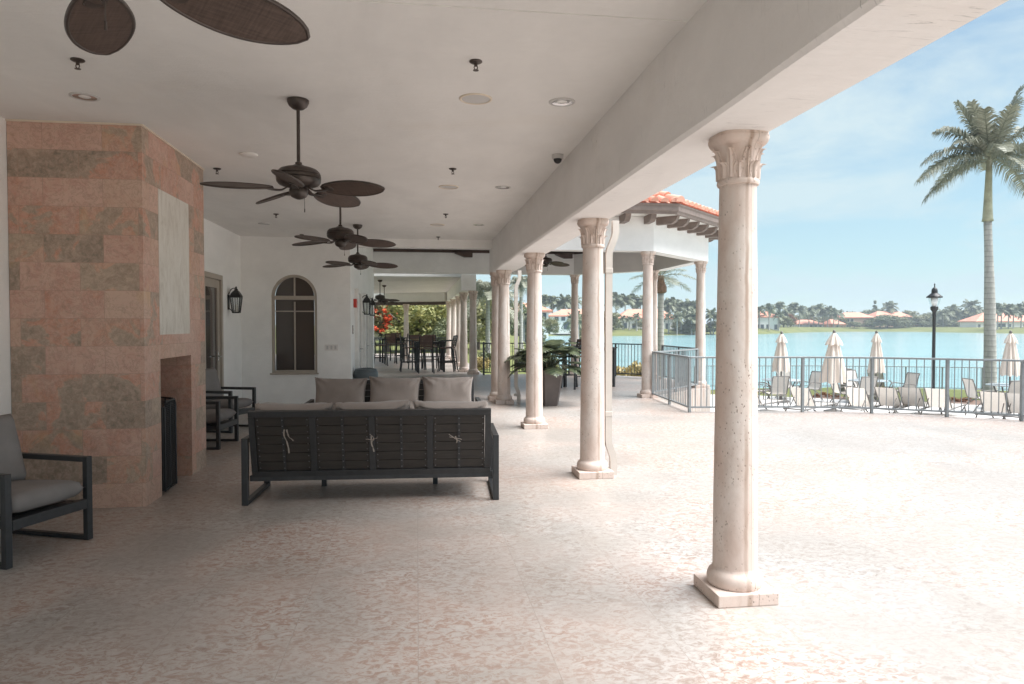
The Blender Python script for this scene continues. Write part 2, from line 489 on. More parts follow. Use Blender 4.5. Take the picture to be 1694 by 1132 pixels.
M_LEAFB = leaf('bronze_yellow_leaves', (.25, .20, .08), (.62, .50, .24))
M_FLOWER = leaf('orange_red_blossoms', (.62, .07, .03), (.85, .17, .06))
M_RUSTL = leaf('rust_leaves', (.20, .085, .04), (.33, .14, .065))
M_PHIL = leaf('glossy_philodendron_leaf', (.040, .056, .032), (.130, .150, .080), .35)
M_PHILD = simple('dry_philodendron_leaf', (.30, .25, .13), .6, 0, 12, .3)

# ------------------------------------------------------------------ mesh helpers
def bm_new(): return bmesh.new()
def box(bm, c, s, bev=0.0, M=None, rz=0.0, seg=1):
    m = Matrix.Translation(c) @ Matrix.Rotation(rz, 4, 'Z')
    r = bmesh.ops.create_cube(bm, size=1.0, matrix=m @ Matrix.Diagonal((*s, 1)))
    vs = r['verts']
    if bev:
        es = list({e for v in vs for e in v.link_edges})
        rb = bmesh.ops.bevel(bm, geom=es, offset=bev, segments=seg, affect='EDGES', profile=.6)
        vs = list({v for f in rb['faces'] for v in f.verts} | {v for v in vs if v.is_valid})
    if M is not None: bmesh.ops.transform(bm, matrix=M, verts=[v for v in vs if v.is_valid])
    return vs
def bar(bm, p0, p1, w, h, bev=0.0, up=(0, 0, 1)):
    """box from p0 to p1, w across, h along 'up'"""
    p0, p1 = Vector(p0), Vector(p1)
    d = p1 - p0; L = d.length; y = d / L
    z = Vector(up) - Vector(up).dot(y) * y
    if z.length < 1e-4: z = Vector((1, 0, 0)) - y * y.x
    z.normalize(); x = y.cross(z)
    M = Matrix((( x.x, y.x, z.x, 0), (x.y, y.y, z.y, 0), (x.z, y.z, z.z, 0), (0, 0, 0, 1)))
    M.translation = (p0 + p1) / 2
    r = bmesh.ops.create_cube(bm, size=1.0, matrix=M @ Matrix.Diagonal((w, L, h, 1)))
    if bev:
        es = list({e for v in r['verts'] for e in v.link_edges})
        bmesh.ops.bevel(bm, geom=es, offset=bev, segments=1, affect='EDGES')
def lathe(bm, prof, n=24, M=None, cap=True, a0=0.0):
    rings = []
    for r, z in prof:
        rings.append([bm.verts.new((r * math.cos(a0 + 2 * math.pi * k / n), r * math.sin(a0 + 2 * math.pi * k / n), z)) for k in range(n)])
    fs = []
    for a, b in zip(rings, rings[1:]):
        for k in range(n):
            fs.append(bm.faces.new((a[k], a[(k + 1) % n], b[(k + 1) % n], b[k])))
    if cap:
        if prof[0][0] > 1e-5: bm.faces.new(rings[0][::-1])
        if prof[-1][0] > 1e-5: bm.faces.new(rings[-1])
    if M is not None: bmesh.ops.transform(bm, matrix=M, verts=[v for r in rings for v in r])
    return rings
def tube(bm, pts, r, n=8, r2=None, flat=None):
    """swept tube through pts; r may taper to r2; flat=(a,b) gives an a x b rectangle section"""
    pts = [Vector(p) for p in pts]
    rings = []
    for i, p in enumerate(pts):
        d = (pts[min(i + 1, len(pts) - 1)] - pts[max(i - 1, 0)]).normalized()
        u = Vector((0, 0, 1)) if abs(d.z) < .92 else Vector((0, 1, 0))
        x = d.cross(u).normalized(); y = x.cross(d)
        if flat:
            a, b = flat
            sec = [(-a, -b), (a, -b), (a, b), (-a, b)]
            rings.append([bm.verts.new(p + x * s + y * q) for s, q in sec])
        else:
            rr = r if r2 is None else r + (r2 - r) * i / (len(pts) - 1)
            rings.append([bm.verts.new(p + x * rr * math.cos(2 * math.pi * k / n) + y * rr * math.sin(2 * math.pi * k / n)) for k in range(n)])
    m = len(rings[0])
    for a, b in zip(rings, rings[1:]):
        for k in range(m): bm.faces.new((a[k], a[(k + 1) % m], b[(k + 1) % m], b[k]))
    bm.faces.new(rings[0][::-1]); bm.faces.new(rings[-1])
def prism(bm, poly, z0, z1):
    a = [bm.verts.new((x, y, z0)) for x, y in poly]; b = [bm.verts.new((x, y, z1)) for x, y in poly]
    n = len(poly)
    bm.faces.new(a[::-1]); bm.faces.new(b)
    for k in range(n): bm.faces.new((a[k], a[(k + 1) % n], b[(k + 1) % n], b[k]))
def extrude_profile(bm, poly, p0, axis_u, axis_v, axis_w, depth):
    """polygon in the (u,v) plane extruded along w"""
    p0, u, v, w = Vector(p0), Vector(axis_u), Vector(axis_v), Vector(axis_w)
    a = [bm.verts.new(p0 + u * x + v * y) for x, y in poly]; b = [bm.verts.new(p0 + u * x + v * y + w * depth) for x, y in poly]
    n = len(poly)
    bm.faces.new(a[::-1]); bm.faces.new(b)
    for k in range(n): bm.faces.new((a[k], a[(k + 1) % n], b[(k + 1) % n], b[k]))
def catmull(pts, n):
    P = [Vector(p) for p in pts]; P = [P[0] * 2 - P[1]] + P + [P[-1] * 2 - P[-2]]
    out = []
    for i in range(1, len(P) - 2):
        for k in range(n):
            t = k / n; a, b, c, d = P[i - 1:i + 3]
            out.append(.5 * ((2 * b) + (c - a) * t + (2 * a - 5 * b + 4 * c - d) * t * t + (3 * b - a - 3 * c + d) * t ** 3))
    out.append(P[-2]); return out

def obj(name, bm, mat, parent=None, smooth=False, loc=None, angle=None):
    bmesh.ops.recalc_face_normals(bm, faces=bm.faces[:])
    me = bpy.data.meshes.new(name); bm.to_mesh(me); bm.free()
    me.materials.append(mat)
    if smooth:
        for p in me.polygons: p.use_smooth = True
        if angle:
            try: me.set_sharp_from_angle(angle=R(angle))
            except Exception: pass
    o = bpy.data.objects.new(name, me); COL.objects.link(o)
    if parent is not None: o.parent = parent
    if loc is not None: o.location = loc
    return o
def mobj(name, me, parent=None, loc=None):
    o = bpy.data.objects.new(name, me); COL.objects.link(o)
    if parent is not None: o.parent = parent
    if loc is not None: o.location = loc
    return o
def tag(o, label, cat, group=None):
    o['label'] = label; o['category'] = cat; o['kind'] = 'thing'
    if group: o['group'] = group
    return o
def thing(name, label, cat, loc=(0, 0, 0), rz=0.0, group=None):
    o = bpy.data.objects.new(name, None); COL.objects.link(o)
    o.empty_display_size = .1
    o.location = loc; o.rotation_euler = (0, 0, rz)
    return tag(o, label, cat, group)
def structure(o, label=None):
    o['kind'] = 'structure'
    if label: o['label'] = label
    return o
def dup(root, loc, rz=0.0, label=None, scale=None):
    r = root.copy(); COL.objects.link(r); r.location = loc; r.rotation_euler = (0, 0, rz)
    if label: r['label'] = label
    if scale: r.scale = scale
    for ch in list(root.children):
        c = ch.copy(); COL.objects.link(c); c.parent = r
        for g in list(ch.children):
            d = g.copy(); COL.objects.link(d); d.parent = c
    return r

# ------------------------------------------------------------------ ground, lake, terrace
DECK_Z, LAKE_Z = -1.0, -1.4
NEAR_SHORE = [(862, 150), (875, 95), (900, 58), (940, 40), (1050, 31), (1250, 33), (1500, 33.5), (1750, 31), (2600, 26), (4200, 30)]
FAR_SHORE = [(862, 150), (920, 177), (1010, 172), (1060, 177), (1150, 190), (1250, 205), (1290, 222), (1330, 258), (1400, 278), (1500, 278), (1600, 242), (1694, 220), (1900, 212), (2600, 260), (4200, 300)]
def tab(T, x):
    if x <= T[0][0]: return T[0][1]
    for (a, p), (b, q) in zip(T, T[1:]):
        if x <= b: return p + (q - p) * (x - a) / (b - a)
    return T[-1][1]
def smooth(t): t = max(0, min(1, t)); return t * t * (3 - 2 * t)
def ground_z(x, y):
    D = x * math.sin(YAW) + y * math.cos(YAW); xc = x * math.cos(YAW) - y * math.sin(YAW)
    side = smooth((x - 1.5) / 6.0) if y < 26 else smooth((x - 3 - (y - 26) * .05) / 8)
    near = -0.3 * (1 - side) + -1.12 * side
    if D < 3: return near - .2
    px = 847 + FPX * xc / D
    if px < 862 or px > 4200:
        return near + (0.35 - near) * smooth((D - 45) / 80)
    dn, df = tab(NEAR_SHORE, px), tab(FAR_SHORE, px)
    if D < dn: return (LAKE_Z - .03) + (near - LAKE_Z + .03) * smooth((dn - D) / 7)
    if D > df: return (LAKE_Z - .03) + 1.75 * smooth((D - df) / 24) + .7 * smooth((D - df - 24) / 70)
    return LAKE_Z - .03 - min(1.3, .13 * min(D - dn, df - D))
bm = bm_new()
angs = []
a = -180.0
while a < 180: angs.append(a); a += .7 if -48 <= a < 62 else 6
rads = [6 * 1.075 ** k for k in range(92)]
rings = []
for r in rads:
    rings.append([bm.verts.new((r * math.sin(R(t) + YAW), r * math.cos(R(t) + YAW), ground_z(r * math.sin(R(t) + YAW), r * math.cos(R(t) + YAW)))) for t in angs])
n = len(angs)
for A_, B_ in zip(rings, rings[1:]):
    for k in range(n): bm.faces.new((A_[k], A_[(k + 1) % n], B_[(k + 1) % n], B_[k]))
c0 = bm.verts.new((0, 0, -1.4))
for k in range(n): bm.faces.new((c0, rings[0][(k + 1) % n], rings[0][k]))
structure(obj('ground', bm, M_GRASS, smooth=True), 'grass lawn around the terrace and along both banks of the lake')

bm = bm_new()
bm.faces.new([bm.verts.new((x, y, LAKE_Z)) for x, y in ((-60, 24), (420, -60), (520, 420), (-60, 420))])
structure(obj('lake_water', bm, M_WATER), 'pale blue lake behind the terrace')

PATIO = [(-9, -14), (24, -14), (24, 1), (13.6, 5.4), (10.5, 8.55), (9.52, 9.76), (8.7, 10.42), (7.77, 11.05), (6.65, 11.37), (4.8, 11.55), (4.95, 14.0), (7.02, 15.95), (7.02, 18.95), (4.9, 21.05), (2.0, 21.05), (2.0, 37), (-9, 37)]
bm = bm_new(); prism(bm, PATIO, -1.35, 0.0)
structure(obj('patio_floor', bm, M_FLOOR), 'pinkish coral stone paving of the covered terrace')
lower = [W(1130, 25.2), W(1255, 24.6), W(1450, 22.8), W(1600, 21.8), W(1800, 20.8), (30, 8), (26, -6), (5.2, 8.6), (5.1, 12.5), (7.2, 15), (7.3, 19)]
bm = bm_new(); prism(bm, lower, -1.3, DECK_Z)
structure(obj('pool_deck', bm, M_DECK), 'pale lower pool deck behind the grey railing')
bm = bm_new()
for poly in ([(1312, 23.75), (1330, 24.7), (1365, 25.0), (1398, 24.5), (1405, 23.3), (1350, 23.7)], [(1565, 22.05), (1572, 23.6), (1612, 23.6), (1640, 22.8), (1640, 21.65)]):
    prism(bm, [W(*q) for q in poly], -1.2, -1.03)
structure(obj('garden_bed', bm, M_MULCH), 'reddish mulch beds at the edge of the pool deck')

# ------------------------------------------------------------------ the loggia
X_IN, X_OUT, Z_BEAM, Z_CEIL = 1.47, 1.905, 2.56, 3.17
X_WALL, Y_BACK, X_CORR = -3.27, 13.6, -1.26
bm = bm_new()
box(bm, (-1.0, 5.5, Z_CEIL + .16), (5.2, 16.2, .32))
box(bm, (-.9, 3.66, Z_CEIL - .002), (4.7, .012, .012))
structure(obj('ceiling', bm, M_CEIL), 'off white plaster ceiling of the loggia')
bm = bm_new()
# long edge beam: a little uneven as hand-trowelled stucco is
NS = 60
prev = None
for i in range(NS + 1):
    y = -2.6 + 16.75 * i / NS
    w = lambda k: (mnoise.noise(Vector((k * 7.3, y * 1.1, 0))) * .006)
    sec = [(X_IN + w(1), y, Z_CEIL + .1), (X_IN + w(2), y, Z_BEAM + .02 + w(3)), (X_IN + .02 + w(2), y, Z_BEAM + w(4)), (X_OUT - .02 + w(5), y, Z_BEAM + w(6)), (X_OUT + w(5), y, Z_BEAM + .02 + w(7)), (X_OUT + w(8), y, 3.62), (X_IN, y, 3.62)]
    cur = [bm.verts.new(p) for p in sec]
    if prev:
        for k in range(7): bm.faces.new((prev[k], prev[(k + 1) % 7], cur[(k + 1) % 7], cur[k]))
    else: bm.faces.new(cur)
    prev = cur
bm.faces.new(prev)
tag(obj('stucco_beam', bm, M_BEAM), 'long white stucco edge beam carried by the row of stone columns', 'beam')

bm = bm_new(); box(bm, (X_WALL - .15, 5.7, 1.72), (.3, 17.8, 3.5))
tag(obj('side_wall', bm, M_WALL), 'white side wall behind the tiled fireplace', 'wall')

# back wall with an arched window
WL, WR, WB, WS = -2.72, -1.885, .60, 2.045
wr = (WR - WL) / 2; wc = (WR + WL) / 2
arcL = [(wc - wr * math.cos(R(90 * k / 12)), WS + wr * math.sin(R(90 * k / 12))) for k in range(13)]
arcR = [(2 * wc - x, z) for x, z in arcL]
bm = bm_new()
left = [(X_WALL, -.02), (wc, -.02), (wc, WB), (WL, WB)] + arcL + [(wc, 3.3), (X_WALL, 3.3)]
right = [(wc, -.02), (X_CORR, -.02), (X_CORR, 3.3), (wc, 3.3)] + arcR[::-1] + [(WR, WB), (wc, WB)]
for poly in (left, right):
    extrude_profile(bm, poly, (0, Y_BACK, 0), (1, 0, 0), (0, 0, 1), (0, 1, 0), .26)
tag(obj('back_wall', bm, M_WALL), 'white back wall pierced by the arched window', 'wall')

win = thing('arched_window', 'arched window with taupe frame and dark panes in the back wall', 'window', (wc, Y_BACK + .05, WB))
def ring_poly(r_out, off):
    pts = [(-r_out, off)] + [(-r_out * math.cos(R(180 * k / 24)), (WS - WB) + r_out * math.sin(R(180 * k / 24))) for k in range(25)] + [(r_out, off)]
    return pts
bm = bm_new()
po, pi = ring_poly(wr, 0.0), ring_poly(wr - .05, .05)
for y0 in (0,):
    fo = [bm.verts.new((x, -.03, z)) for x, z in po]; fi = [bm.verts.new((x, -.03, z)) for x, z in pi]
    bo = [bm.verts.new((x, .06, z)) for x, z in po]; bi = [bm.verts.new((x, .06, z)) for x, z in pi]
    m = len(po)
    for k in range(m):
        j = (k + 1) % m
        bm.faces.new((fo[k], fo[j], fi[j], fi[k])); bm.faces.new((fi[k], fi[j], bi[j], bi[k])); bm.faces.new((fo[k], fo[j], bo[j], bo[k])); bm.faces.new((bo[k], bo[j], bi[j], bi[k]))
obj('frame', bm, M_FRAME, win)
bm = bm_new()
box(bm, (0, 0, WS - WB - .02), (2 * wr - .1, .05, .075)); obj('transom', bm, M_FRAME, win)
bm = bm_new()
box(bm, (0, .006, .70), (.026, .03, 1.30)); box(bm, (0, .006, 1.64), (.026, .03, .38))
box(bm, (-.19, .008, 1.17), (.36, .028, .022)); box(bm, (.19, .008, 1.17), (.36, .028, .022))
obj('glazing_bar', bm, M_FRAME, win)
bm = bm_new()
bm.faces.new([bm.verts.new((x * .97, .03, z)) for x, z in pi])
obj('pane', bm, M_PANE, win)
bm = bm_new(); box(bm, (0, -.06, -.012), (2 * wr + .06, .07, .03), .006); obj('sill', bm, M_FRAME, win)

bm = bm_new(); box(bm, ((X_CORR + X_IN) / 2 + .0, Y_BACK + .13, 3.37), (X_IN - X_CORR - .004, .26, .72))
tag(obj('lintel', bm, M_WALL), 'white lintel across the end of the first ceiling', 'lintel')

# corridor wall beyond the arched window and header over the far opening
bm = bm_new()
box(bm, (X_CORR - .15, 17.4, 1.85), (.3, 7.06, 3.74))
tag(obj('corridor_wall', bm, M_WALLEXT), 'narrow white wall with doors and lanterns running into the distance', 'wall')
bm = bm_new()
box(bm, (-1.0, 17.35, 3.78), (5.94, 7.2, .1))
structure(obj('breezeway_ceiling', bm, M_CEIL))

# door in the side wall, behind the fireplace
def door(name, label, y0, y1, h, xw, glazed, lab_group=None):
    d = thing(name, label, 'door', (xw, (y0 + y1) / 2, 0), 0, lab_group)
    w = y1 - y0
    bm = bm_new()
    for s in (-1, 1): box(bm, (.03, s * (w / 2 - .04), h / 2), (.1, .08, h), .006)
    box(bm, (.03, 0, h - .04), (.1, w - .16, .08), .006)
    obj('frame', bm, M_FRAME if glazed else M_WHITE, d)
    bm = bm_new()
    if glazed:
        for s in (-1, 1): box(bm, (.02, s * (w / 2 - .14), h / 2 - .04), (.045, .115, h - .1))
        box(bm, (.02, 0, h - .15), (.045, w - .4, .13)); box(bm, (.02, 0, .14), (.045, w - .4, .24))
        lf = obj('leaf', bm, M_FRAME, d)
        bm = bm_new(); box(bm, (.015, 0, h / 2), (.012, w - .395, h - .38)); obj('pane', bm, M_PANE, lf)
    else:
        box(bm, (.012, 0, h / 2 - .04), (.045, w - .164, h - .09)); lf = obj('leaf', bm, M_PLATE, d)
        bm = bm_new(); box(bm, (.001, w / 2 - .085, h / 2), (.072, .012, h - .1)); obj('shadow_strip', bm, M_BLACK, lf)  # solid black strip stands in for the shaded gap beside the leaf
    bm = bm_new()
    tube(bm, [(.04, w / 2 - .17, 1.0), (.09, w / 2 - .17, 1.0), (.09, w / 2 - .30, 1.0)], .011, 8)
    box(bm, (.045, w / 2 - .17, 1.0), (.012, .045, .16), .003)
    obj('handle', bm, M_CHROME, lf)
    return d
door('glass_door', 'glazed door in a taupe frame half hidden behind the fireplace', 11.05, 12.10, 2.33, X_WALL, True)
door('service_door', 'plain white door nearest the trash bin in the corridor wall', 14.45, 15.45, 2.25, X_CORR, False, 'white corridor doors')
door('service_door', 'plain white door between the two corridor lanterns', 16.5, 17.5, 2.25, X_CORR, False, 'white corridor doors')
door('service_door', 'plain white door farthest along the corridor wall', 18.35, 19.15, 2.25, X_CORR, False, 'white corridor doors')

# ------------------------------------------------------------------ stone columns
_meshes = {}
def acanthus(bm, ang, r0, z0, h, w, curl, bulge):
    """one carved leaf hugging the bell"""
    nu, nv = 6, 9
    ca, sa = math.cos(ang), math.sin(ang)
    g, g2 = [], []
    for j in range(nv + 1):
        t = j / nv
        ww = w * (0.62 + .55 * math.sin(math.pi * min(1, t * 1.05)) ** .8) * (1 - .55 * max(0, t - .72) / .28)
        rr = r0 + bulge * t * t + (curl * max(0, (t - .62) / .38) ** 1.6)
        zz = z0 + h * (t if t < .86 else .86 + (t - .86) * .25 - (t - .86) ** 2 * 2.2)
        row, row2 = [], []
        for i in range(nu + 1):
            s = i / nu * 2 - 1
            lob = 1 + .10 * math.cos(t * 21) * abs(s)
            x = s * ww / 2 * lob
            ridge = .010 * (1 - abs(s)) + .004 * math.cos(s * 9.4)
            rad = rr + ridge - .012 * s * s
            tang = Vector((-sa, ca, 0)); nrm = Vector((ca, sa, 0))
            row.append(bm.verts.new(nrm * rad + tang * x + Vector((0, 0, zz))))
            row2.append(bm.verts.new(nrm * (rad - .016) + tang * x * .92 + Vector((0, 0, zz - .004))))
        g.append(row); g2.append(row2)
    for j in range(nv):
        for i in range(nu):
            bm.faces.new((g[j][i], g[j][i + 1], g[j + 1][i + 1], g[j + 1][i]))
            bm.faces.new((g2[j][i], g2[j + 1][i], g2[j + 1][i + 1], g2[j][i + 1]))
        bm.faces.new((g[j][0], g[j + 1][0], g2[j + 1][0], g2[j][0])); bm.faces.new((g[j][nu], g2[j][nu], g2[j + 1][nu], g[j + 1][nu]))
    for i in range(nu): bm.faces.new((g[nv][i], g[nv][i + 1], g2[nv][i + 1], g2[nv][i]))
def column_meshes(h):
    if h in _meshes: return _meshes[h]
    out = {}
    def fin(bm, name, smooth=True, ang=40):
        bmesh.ops.recalc_face_normals(bm, faces=bm.faces[:])
        me = bpy.data.meshes.new(name); bm.to_mesh(me); bm.free(); me.materials.append(M_COL)
        for p in me.polygons: p.use_smooth = smooth
        if smooth: me.set_sharp_from_angle(angle=R(ang))
        out[name] = me
    bm = bm_new(); box(bm, (0, 0, .034), (.345, .345, .068), .006, seg=2); fin(bm, 'plinth', False)
    bm = bm_new()
    lathe(bm, [(.12, .068), (.145, .070), (.151, .085), (.153, .105), (.150, .125), (.142, .142), (.130, .152), (.123, .162), (.121, .175)], 40)
    fin(bm, 'base_torus')
    zt = h - .272
    prof = []
    for k in range(41):
        t = k / 40
        r = .1215 - (.1215 - .0985) * (t ** 1.35)
        prof.append((r, .17 + (zt - .17) * t))
    bm = bm_new()
    rg = lathe(bm, prof, 40)
    for ring in rg:
        for v in ring:
            q = mnoise.noise(Vector((v.co.x * 14, v.co.y * 14, v.co.z * 5))) * .0016
            d = Vector((v.co.x, v.co.y, 0)).normalized(); v.co += d * q
    fin(bm, 'shaft')
    bm = bm_new()
    lathe(bm, [(.099, zt - .006), (.110, zt - .002), (.114, zt + .010), (.112, zt + .022), (.106, zt + .030), (.104, zt + .06), (.108, zt + .13), (.120, zt + .19), (.134, zt + .215), (.142, zt + .225)], 40)
    for k in range(8):
        a = 2 * math.pi * (k + .5) / 8
        acanthus(bm, a, .104, zt + .028, .098, .072, .030, .006)
        acanthus(bm, a + math.pi / 8, .104, zt + .03, .178, .062, .022, .018)
    # abacus: rounded square with a moulded edge
    def sq(r, z, nn=48, p=3.2):
        return [bm.verts.new((r * abs(math.cos(2 * math.pi * k / nn)) ** (2 / p) * (1 if math.cos(2 * math.pi * k / nn) >= 0 else -1), r * abs(math.sin(2 * math.pi * k / nn)) ** (2 / p) * (1 if math.sin(2 * math.pi * k / nn) >= 0 else -1), z)) for k in range(nn)]
    rs = [sq(r, z) for r, z in ((.118, zt + .205), (.132, zt + .214), (.141, zt + .226), (.146, zt + .240), (.147, zt + .254), (.143, zt + .258), (.143, zt + .274))]
    for A_, B_ in zip(rs, rs[1:]):
        for k in range(48): bm.faces.new((A_[k], A_[(k + 1) % 48], B_[(k + 1) % 48], B_[k]))
    bm.faces.new(rs[0][::-1]); bm.faces.new(rs[-1])
    fin(bm, 'capital')
    _meshes[h] = out
    return out
def column(x, y, h, label, group, spin=0.0, scale=1.0):
    c = thing('stone_column', label, 'column', (x, y, 0), 0, group)
    for nm, me in column_meshes(h).items():
        o = mobj(nm, me, c)
        if nm in ('shaft', 'base_torus'): o.rotation_euler[2] = spin
        if scale != 1.0: o.scale = (scale, scale, 1)
    return c
G1 = 'stone columns under the long stucco beam'
column(1.765, 3.67, Z_BEAM, 'nearest large coral stone column with carved leaf capital', G1, 0)
column(1.745, 6.80, Z_BEAM, 'second coral stone column, beside the tall white downspout', G1, .25, 1.02)
column(1.71, 10.10, Z_BEAM, 'third coral stone column, standing in front of the leafy planter', G1, -.15, 1.03)
column(1.66, 13.31, Z_BEAM, 'fourth coral stone column, beside the short downspout at the beam end', G1, .5, 1.02)
column(1.60, 13.98, Z_BEAM, 'stone column tucked close behind the fourth one at the beam end', G1, 2.2)
# ------------------------------------------------------------------ round pavilion
GX, GY, GA, GS, GZ = 3.37, 17.4, 3.4, 1.4, 3.03
def octv(ap):
    s = ap * GS / GA
    return [(GX - s, GY - ap), (GX + s, GY - ap), (GX + ap, GY - s), (GX + ap, GY + s), (GX + s, GY + ap), (GX - s, GY + ap), (GX - ap, GY + s), (GX - ap, GY - s)]
G2 = 'stone columns of the eight sided pavilion'
OV = octv(GA)
column(OV[1][0], OV[1][1], GZ, 'pavilion column where the grey railing starts', G2, .9)
column(OV[2][0], OV[2][1], GZ, 'pavilion column seen just left of the nearest column', G2, 1.4)
column(OV[3][0] - .2, OV[3][1], GZ, 'pavilion column half hidden in front of the smaller palm', G2, .2)
column(OV[4][0], OV[4][1], GZ, 'pavilion column standing behind the planter leaves', G2, .6)
gz = thing('garden_pavilion', 'eight sided white pavilion with terracotta tile roof and brown rafter tails', 'pavilion', (GX, GY, 0))
def rel(p, z): return (p[0] - GX, p[1] - GY, z)
bm = bm_new()
Vo, Vi = octv(GA + .16), octv(GA - .14)
path_o = [(2.1, Vo[0][1]), Vo[1], Vo[2], Vo[3], Vo[4], (X_CORR + .0, Vo[4][1])]
path_i = [(2.1, Vi[0][1]), Vi[1], Vi[2], Vi[3], Vi[4], (X_CORR + .0, Vi[4][1])]
lo = [bm.verts.new(rel(p, GZ)) for p in path_o]; hi = [bm.verts.new(rel(p, 3.73)) for p in path_o]
li = [bm.verts.new(rel(p, GZ)) for p in path_i]; hi2 = [bm.verts.new(rel(p, 3.73)) for p in path_i]
for k in range(len(path_o) - 1):
    bm.faces.new((lo[k], lo[k + 1], hi[k + 1], hi[k])); bm.faces.new((li[k], hi2[k], hi2[k + 1], li[k + 1]))
    bm.faces.new((lo[k], li[k], li[k + 1], lo[k + 1])); bm.faces.new((hi[k], hi[k + 1], hi2[k + 1], hi2[k]))
bm.faces.new((lo[0], hi[0], hi2[0], li[0])); bm.faces.new((lo[-1], li[-1], hi2[-1], hi[-1]))
obj('header_band', bm, M_WALLEXT, gz)
# eave: white soffit, brown gutter, rafter tails
EV, EVi = octv(GA + .72), octv(GA + .60)
bm = bm_new()
a_ = [bm.verts.new(rel(p, 3.735)) for p in EV]; b_ = [bm.verts.new(rel(p, 3.735)) for p in octv(GA - .12)]
a2 = [bm.verts.new(rel(p, 3.76)) for p in EV]; b2 = [bm.verts.new(rel(p, 3.76)) for p in octv(GA - .12)]
for k in range(8):
    j = (k + 1) % 8
    bm.faces.new((a_[k], a_[j], b_[j], b_[k])); bm.faces.new((a2[k], b2[k], b2[j], a2[j]))
    bm.faces.new((a_[k], a2[k], a2[j], a_[j])); bm.faces.new((b_[k], b_[j], b2[j], b2[k]))
obj('soffit', bm, M_WHITE, gz)
bm = bm_new()
prof = [(.72, 3.70), (.79, 3.70), (.80, 3.74), (.825, 3.76), (.825, 3.84), (.85, 3.87), (.85, 3.90), (.72, 3.90)]
rr = [[bm.verts.new(rel(p, z)) for p in octv(GA + o)] for o, z in prof]
for i in range(len(prof)):
    A_, B_ = rr[i], rr[(i + 1) % len(prof)]
    for k in range(8): bm.faces.new((A_[k], A_[(k + 1) % 8], B_[(k + 1) % 8], B_[k]))
obj('gutter', bm, M_BROWN, gz)
tail_poly = [(0, 0), (0, -.155), (.34, -.155), (.43, -.10), (.47, -.02), (.47, 0)]
for k in range(0, 4):
    p, q = Vector((*Vo[k], 0)), Vector((*Vo[(k + 1) % 8], 0))
    d = (q - p).normalized(); nrm = Vector((d.y, -d.x, 0)); L = (q - p).length
    for i in range(6):
        s = .16 + (L - .32) * i / 5
        bm = bm_new()
        extrude_profile(bm, tail_poly, Vector(rel(p + d * (s - .055), 3.734)), nrm, (0, 0, 1), d, .11)
        obj('rafter_tail', bm, M_BROWN, gz)
# inner trim and brackets under the ceiling
bm = bm_new()
Ti, Tj = octv(GA - .14), octv(GA - .22)
pa = [Ti[1], Ti[2], Ti[3], Ti[4], (X_CORR + .01, Ti[4][1])]; pb = [Tj[1], Tj[2], Tj[3], Tj[4], (X_CORR + .01, Tj[4][1])]
vv = [[bm.verts.new(rel(p, z)) for p in P_] for P_, z in ((pa, 3.64), (pb, 3.64), (pb, 3.72), (pa, 3.72))]
for i in range(4):
    A_, B_ = vv[i], vv[(i + 1) % 4]
    for k in range(4): bm.faces.new((A_[k], A_[k + 1], B_[k + 1], B_[k]))
bm.faces.new([v[0] for v in vv]); bm.faces.new([v[-1] for v in vv][::-1])
obj('ceiling_trim', bm, M_DKWOOD, gz)
for x in (1.62, 4.62):
    bm = bm_new()
    extrude_profile(bm, [(0, 0), (-.0, -.14), (.24, -.14), (.52, -.03), (.52, 0)], Vector(rel((x, Tj[4][1]), 3.64)), (-1 if x < 3 else -1, 0, 0), (0, 0, 1), (0, -1, 0), .16)
    obj('bracket', bm, M_DKWOOD, gz)
bm = bm_new()
cc = [bm.verts.new(rel(p, 3.738)) for p in octv(GA - .14)]; cd = [bm.verts.new(rel(p, 3.80)) for p in octv(GA - .14)]
bm.faces.new(cc[::-1]); bm.faces.new(cd)
obj('ceiling_board', bm, M_BROWN, gz)
